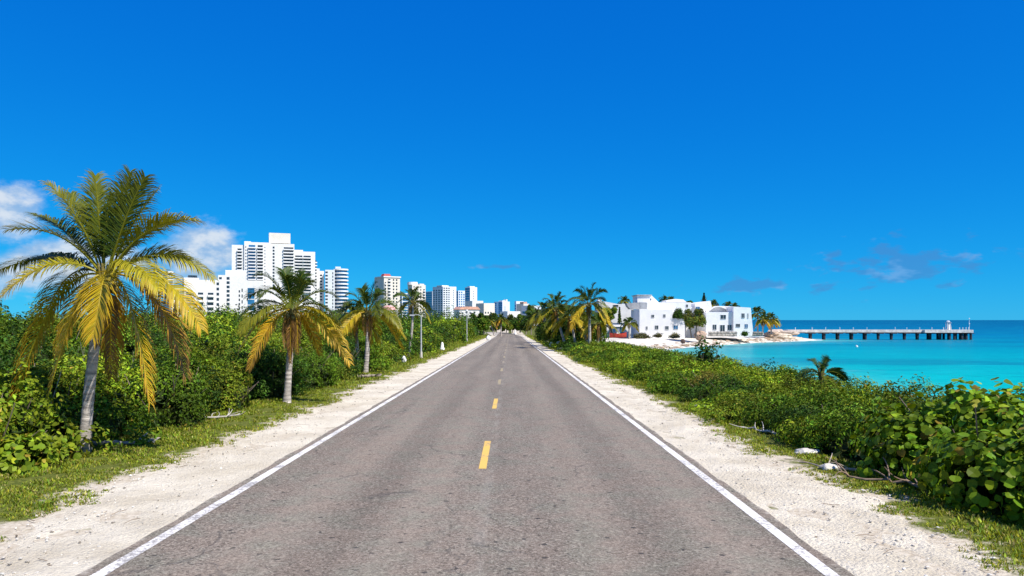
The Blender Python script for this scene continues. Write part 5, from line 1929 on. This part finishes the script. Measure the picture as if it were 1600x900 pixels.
# low resort buildings along the road's end
gL = "low resort buildings at the far end of the road"
lo, w_, d_, H_ = tower("resort_building", "low white resort building with long orange tiled roof above the thicket", "building", 713, 718, 749, 485.5, 520, 30, 5,
                       [(0.1, 0.2, "w", 1, 5), (0.3, 0.4, "w", 1, 5), (0.5, 0.6, "w", 1, 5), (0.7, 0.8, "w", 1, 5)], (), "stucco", depth=9, group=gL)
g = Geo()
g.prism([(-0.5, 0), (w_ + 0.5, 0), (w_ - 1.5, 2.0), (1.5, 2.0)], -0.6, d_ + 0.5)
g.build("tiled_roof", M["tile"], lo, (0, 0, H_ + 0.903))
tower("resort_building", "white block rising behind the orange tiled roof", "building", 733, 738, 755, 471.5, 640, 30, 7, [(0.55, 0.63, "w", 2, 6)], (), "stucco", depth=14, group=gL)
tower("resort_building", "white flat block with three small windows right of the tiled roof", "building", 752, 756, 773, 475.5, 560, 28, 7, [(0.10, 0.22, "w", 3, 5), (0.34, 0.46, "w", 3, 5), (0.58, 0.70, "w", 3, 5)], (), "cream", depth=14, group=gL)
tower("hotel_tower", "distant white twin-gabled tower with blue glass side near the road's end", "hotel", 772, 785, 796.5, 472, 1100, 38, 11, [(0.3, 0.4, "w", 2, 9)], [(0.02, 0.46, "bg", 2, 11), (0.72, 0.96, "bs", 2, 11)], "coolwhite",
      roofs=((0.1, 0.55, 0.1, 0.5, 0.9, 2.6, "slab", "gable_block"), (0.62, 0.8, 0.1, 0.4, 0.9, 4.2, "slab", "gable_block")))
tower("hotel_tower", "distant small plain white cube block straight above the road's end", "hotel", 804, 806.5, 818, 471.5, 1150, 34, 8, [(0.2, 0.3, "w", 3, 7)], [(0.2, 0.8, "bs", 3, 7)], "stucco")
tower("resort_building", "low cream building with terracotta upper wall left of the right clump", "building", 815, 818, 827, 476, 700, 34, 6, [(0.1, 0.4, "w", 2, 5)], (), "cream", depth=12, group=gL,
      roofs=((0.0, 0.6, 0.0, 0.5, 0.95, 2.6, "tile", "terracotta_wall"),))
tower("resort_building", "low long white building with pale blue side behind the right clump", "building", 822, 827, 846, 479, 640, 33, 5, [(0.2, 0.6, "bs", 2, 4)], [(0.1, 0.9, "bs", 2, 4)], "coolwhite", depth=12, group=gL)
tower("resort_building", "white low building directly over the end of the road", "building", 790, 793, 813, 488.5, 480, 30, 4, [(0.15, 0.3, "w", 2, 3), (0.6, 0.75, "w", 2, 3)], (), "stucco", depth=10, group=gL)

# ------------------------------------------------------------------ street furniture, markers, driftwood


def lamp_post(px, pyb, pyt, D, label, heads):
    x_, _, zt_ = px2w(px, pyt, D)
    z0 = float(zt(np.array(x_), np.array(D)))
    root = empty("lamp_post", (x_, D, z0), label, "lamp post")
    H = zt_ - z0
    g = Geo()
    g.tube([(0, 0, -0.2), (0, 0, 0.55)], [0.13, 0.10] if not heads else [0.17, 0.14], 8)
    g.build("base", M["conc"], root)
    g = Geo()
    g.tube([(0, 0, 0.553), (0, 0, H * 0.5), (0, 0, H)], [0.07, 0.06, 0.045] if not heads else [0.095, 0.08, 0.06], 8)
    g.build("pole", M["metal"], root)
    if heads:
        g = Geo()
        g.tube([(-0.75, 0, H - 0.28), (0, 0, H - 0.12), (0.75, 0, H - 0.28)], 0.035, 6)
        g.build("cross_arm", M["metal"], root)
        for xx in (-0.75, 0.0, 0.75):
            g = Geo()
            g.blob((xx, 0, H + (0.16 if xx == 0 else -0.08)), (0.24, 0.24, 0.22), np.random.default_rng(1), 0.02, 2)
            g.build("lamp_globe", M["globe"], root, None, True)
    else:
        g = Geo()
        g.tube([(0, 0, H - 0.02), (-0.25, 0, H + 0.12), (-0.6, 0, H + 0.10)], 0.03, 6)
        g.build("arm", M["metal"], root)
        g = Geo()
        g.box((-0.75, 0, H + 0.08), (0.42, 0.16, 0.1), 0, None, 0.8)
        g.build("lamp_head", M["metal"], root)
    return root


lamp_post(729.5, 534, 487, 132.0, "tall lamp post with three pale globes on left verge near the thicket's end", True)
lamp_post(658, 560, 494, 61.0, "bare slim grey street light beside the small upright palm", False)


def marker(px, py, D, h, w, label, seed, shape="stone", name="marker_stone", cat="marker"):
    x_ = (px - 797) / F * D
    z0 = float(zt(np.array(x_), np.array(D)))
    r_ = np.random.default_rng(seed)
    g = Geo()
    if shape == "stone":
        g.blob((0, 0, h * 0.38), (w / 2, w / 2 * 0.8, h * 0.6), r_, 0.22, 3, 1.4)
    else:
        g.tube([(0, 0, -0.1), (0, 0, h * 0.35), (0, 0, h * 0.4), (0, 0, h * 0.85), (0, 0, h)], [w * 0.6, w * 0.5, w * 0.34, w * 0.28, w * 0.12], 8)
    tag(g.build(name, M["whitepaint"], None, (x_, D, z0 - 0.02), True), label, cat, "white markers along the verges")


marker(691, 549, 82, 0.95, 0.5, "white bottle-shaped marker post standing in grass on left verge", 1, "post", "marker_post")
marker(631, 569, 53, 0.55, 0.34, "weathered white stump-like stone by bushes right of the third palm", 2)
marker(763, 520, 150, 1.0, 0.9, "white stone on the left verge near the end of the road", 3)
marker(805, 516, 262, 1.7, 0.8, "pale tall marker at the very end of the road", 4, "post", "marker_post")
for i, (px, D_, h_, lb) in enumerate(((862, 96, 0.7, "white rounded stone at the clump's foot nearest the road's far end"), (873, 94, 0.85, "middle white rounded stone under the right clump's yellowing palm"), (882, 92, 0.75, "white rounded stone nearest the right clump's tallest palm"))):
    marker(px, 530, D_, h_, 0.6, lb, 10 + i)


def log(x, y, ang, L, r, label, seed, col=(0.36, 0.33, 0.29), branches=3, zoff=0.03):
    r_ = np.random.default_rng(seed)
    z0 = float(zt(np.array(x), np.array(y)))
    g = Geo()
    d_ = np.array([math.cos(ang), math.sin(ang), 0.0])
    tt = np.linspace(-0.5, 0.5, 9)
    pts_ = np.array([d_ * L * t_ for t_ in tt]) + r_.normal(0, 0.035 * L, (9, 3)) * np.array([1, 1, 0.4]) + np.array([0, 0, zoff + r])
    g.tube(pts_, r * np.linspace(1.1, 0.45, 9) * (1 + 0.12 * r_.normal(0, 1, 9)), 7, np.array(col))
    for _ in range(branches):
        i = r_.integers(2, 8)
        a = ang + r_.choice([-1, 1]) * r_.uniform(0.5, 1.2)
        e = pts_[i] + np.array([math.cos(a), math.sin(a), r_.uniform(0.0, 0.7)]) * L * r_.uniform(0.2, 0.4)
        g.tube(curve(pts_[i], (pts_[i] + e) / 2 + r_.normal(0, 0.05 * L, 3), e, 5), np.linspace(r * 0.5, r * 0.2, 5), 5, np.array(col) * r_.uniform(0.8, 1.2))
    tag(g.build("driftwood", M["twig"], None, (x, y, z0)), label, "driftwood", "dead wood on the verges")


log(-8.3, 15.9, 0.35, 1.5, 0.055, "grey dead log lying in grass right of the tallest palm's trunk", 1)
log(-8.0, 20.5, 0.8, 1.1, 0.03, "bleached branching twigs in the grass left of second palm", 2, (0.45, 0.42, 0.37), 6)
log(-7.2, 37.2, 0.5, 1.5, 0.09, "weathered brown log on the verge before the third palm", 3, (0.30, 0.25, 0.20))
log(6.15, 11.9, 2.5, 1.6, 0.03, "tangle of dry brown branches under the large sea grape bush", 4, (0.24, 0.17, 0.12), 8)
log(5.75, 13.2, 2.2, 1.3, 0.025, "thin dead branch on sand before the large sea grape bush", 5, (0.33, 0.28, 0.22), 4)
log(6.0, 17.9, 2.0, 1.2, 0.03, "pale dead branch beside the flat white stones on the right verge", 6, (0.46, 0.42, 0.36), 3)
log(6.3, 83.0, 0.3, 2.2, 0.14, "pale fallen trunk on the sand below the right palm clump", 7, (0.50, 0.46, 0.40), 3)

# flat white stones on the right verge
for i, (px, py, w_, lb) in enumerate(((1262, 707, 0.42, "largest flat white stone on the right verge grass"), (1296, 731, 0.28, "smaller flat white stone nearer the large sea grape bush"),
                                      (1096, 635, 0.50, "flat white stone farther back along the right verge"), (1116, 641, 0.35, "little white stone beside the farther flat one"))):
    D_ = CAMZ * F / (py - 512.5)
    x_ = (px - 797) / F * D_
    g = Geo()
    r_ = np.random.default_rng(700 + i)
    g.blob((0, 0, 0.02), (w_ * 0.6, w_ * 0.45, 0.07), r_, 0.3, 3, 1.4, (0.66, 0.62, 0.54))
    tag(g.build("stone", M["rock"], None, (x_, D_, float(zt(np.array(x_), np.array(D_))) + 0.01), True), lb, "stone", "flat stones on the right verge")
print("objects", len(bpy.data.objects), "polys", sum(len(m_.polygons) for m_ in bpy.data.meshes))
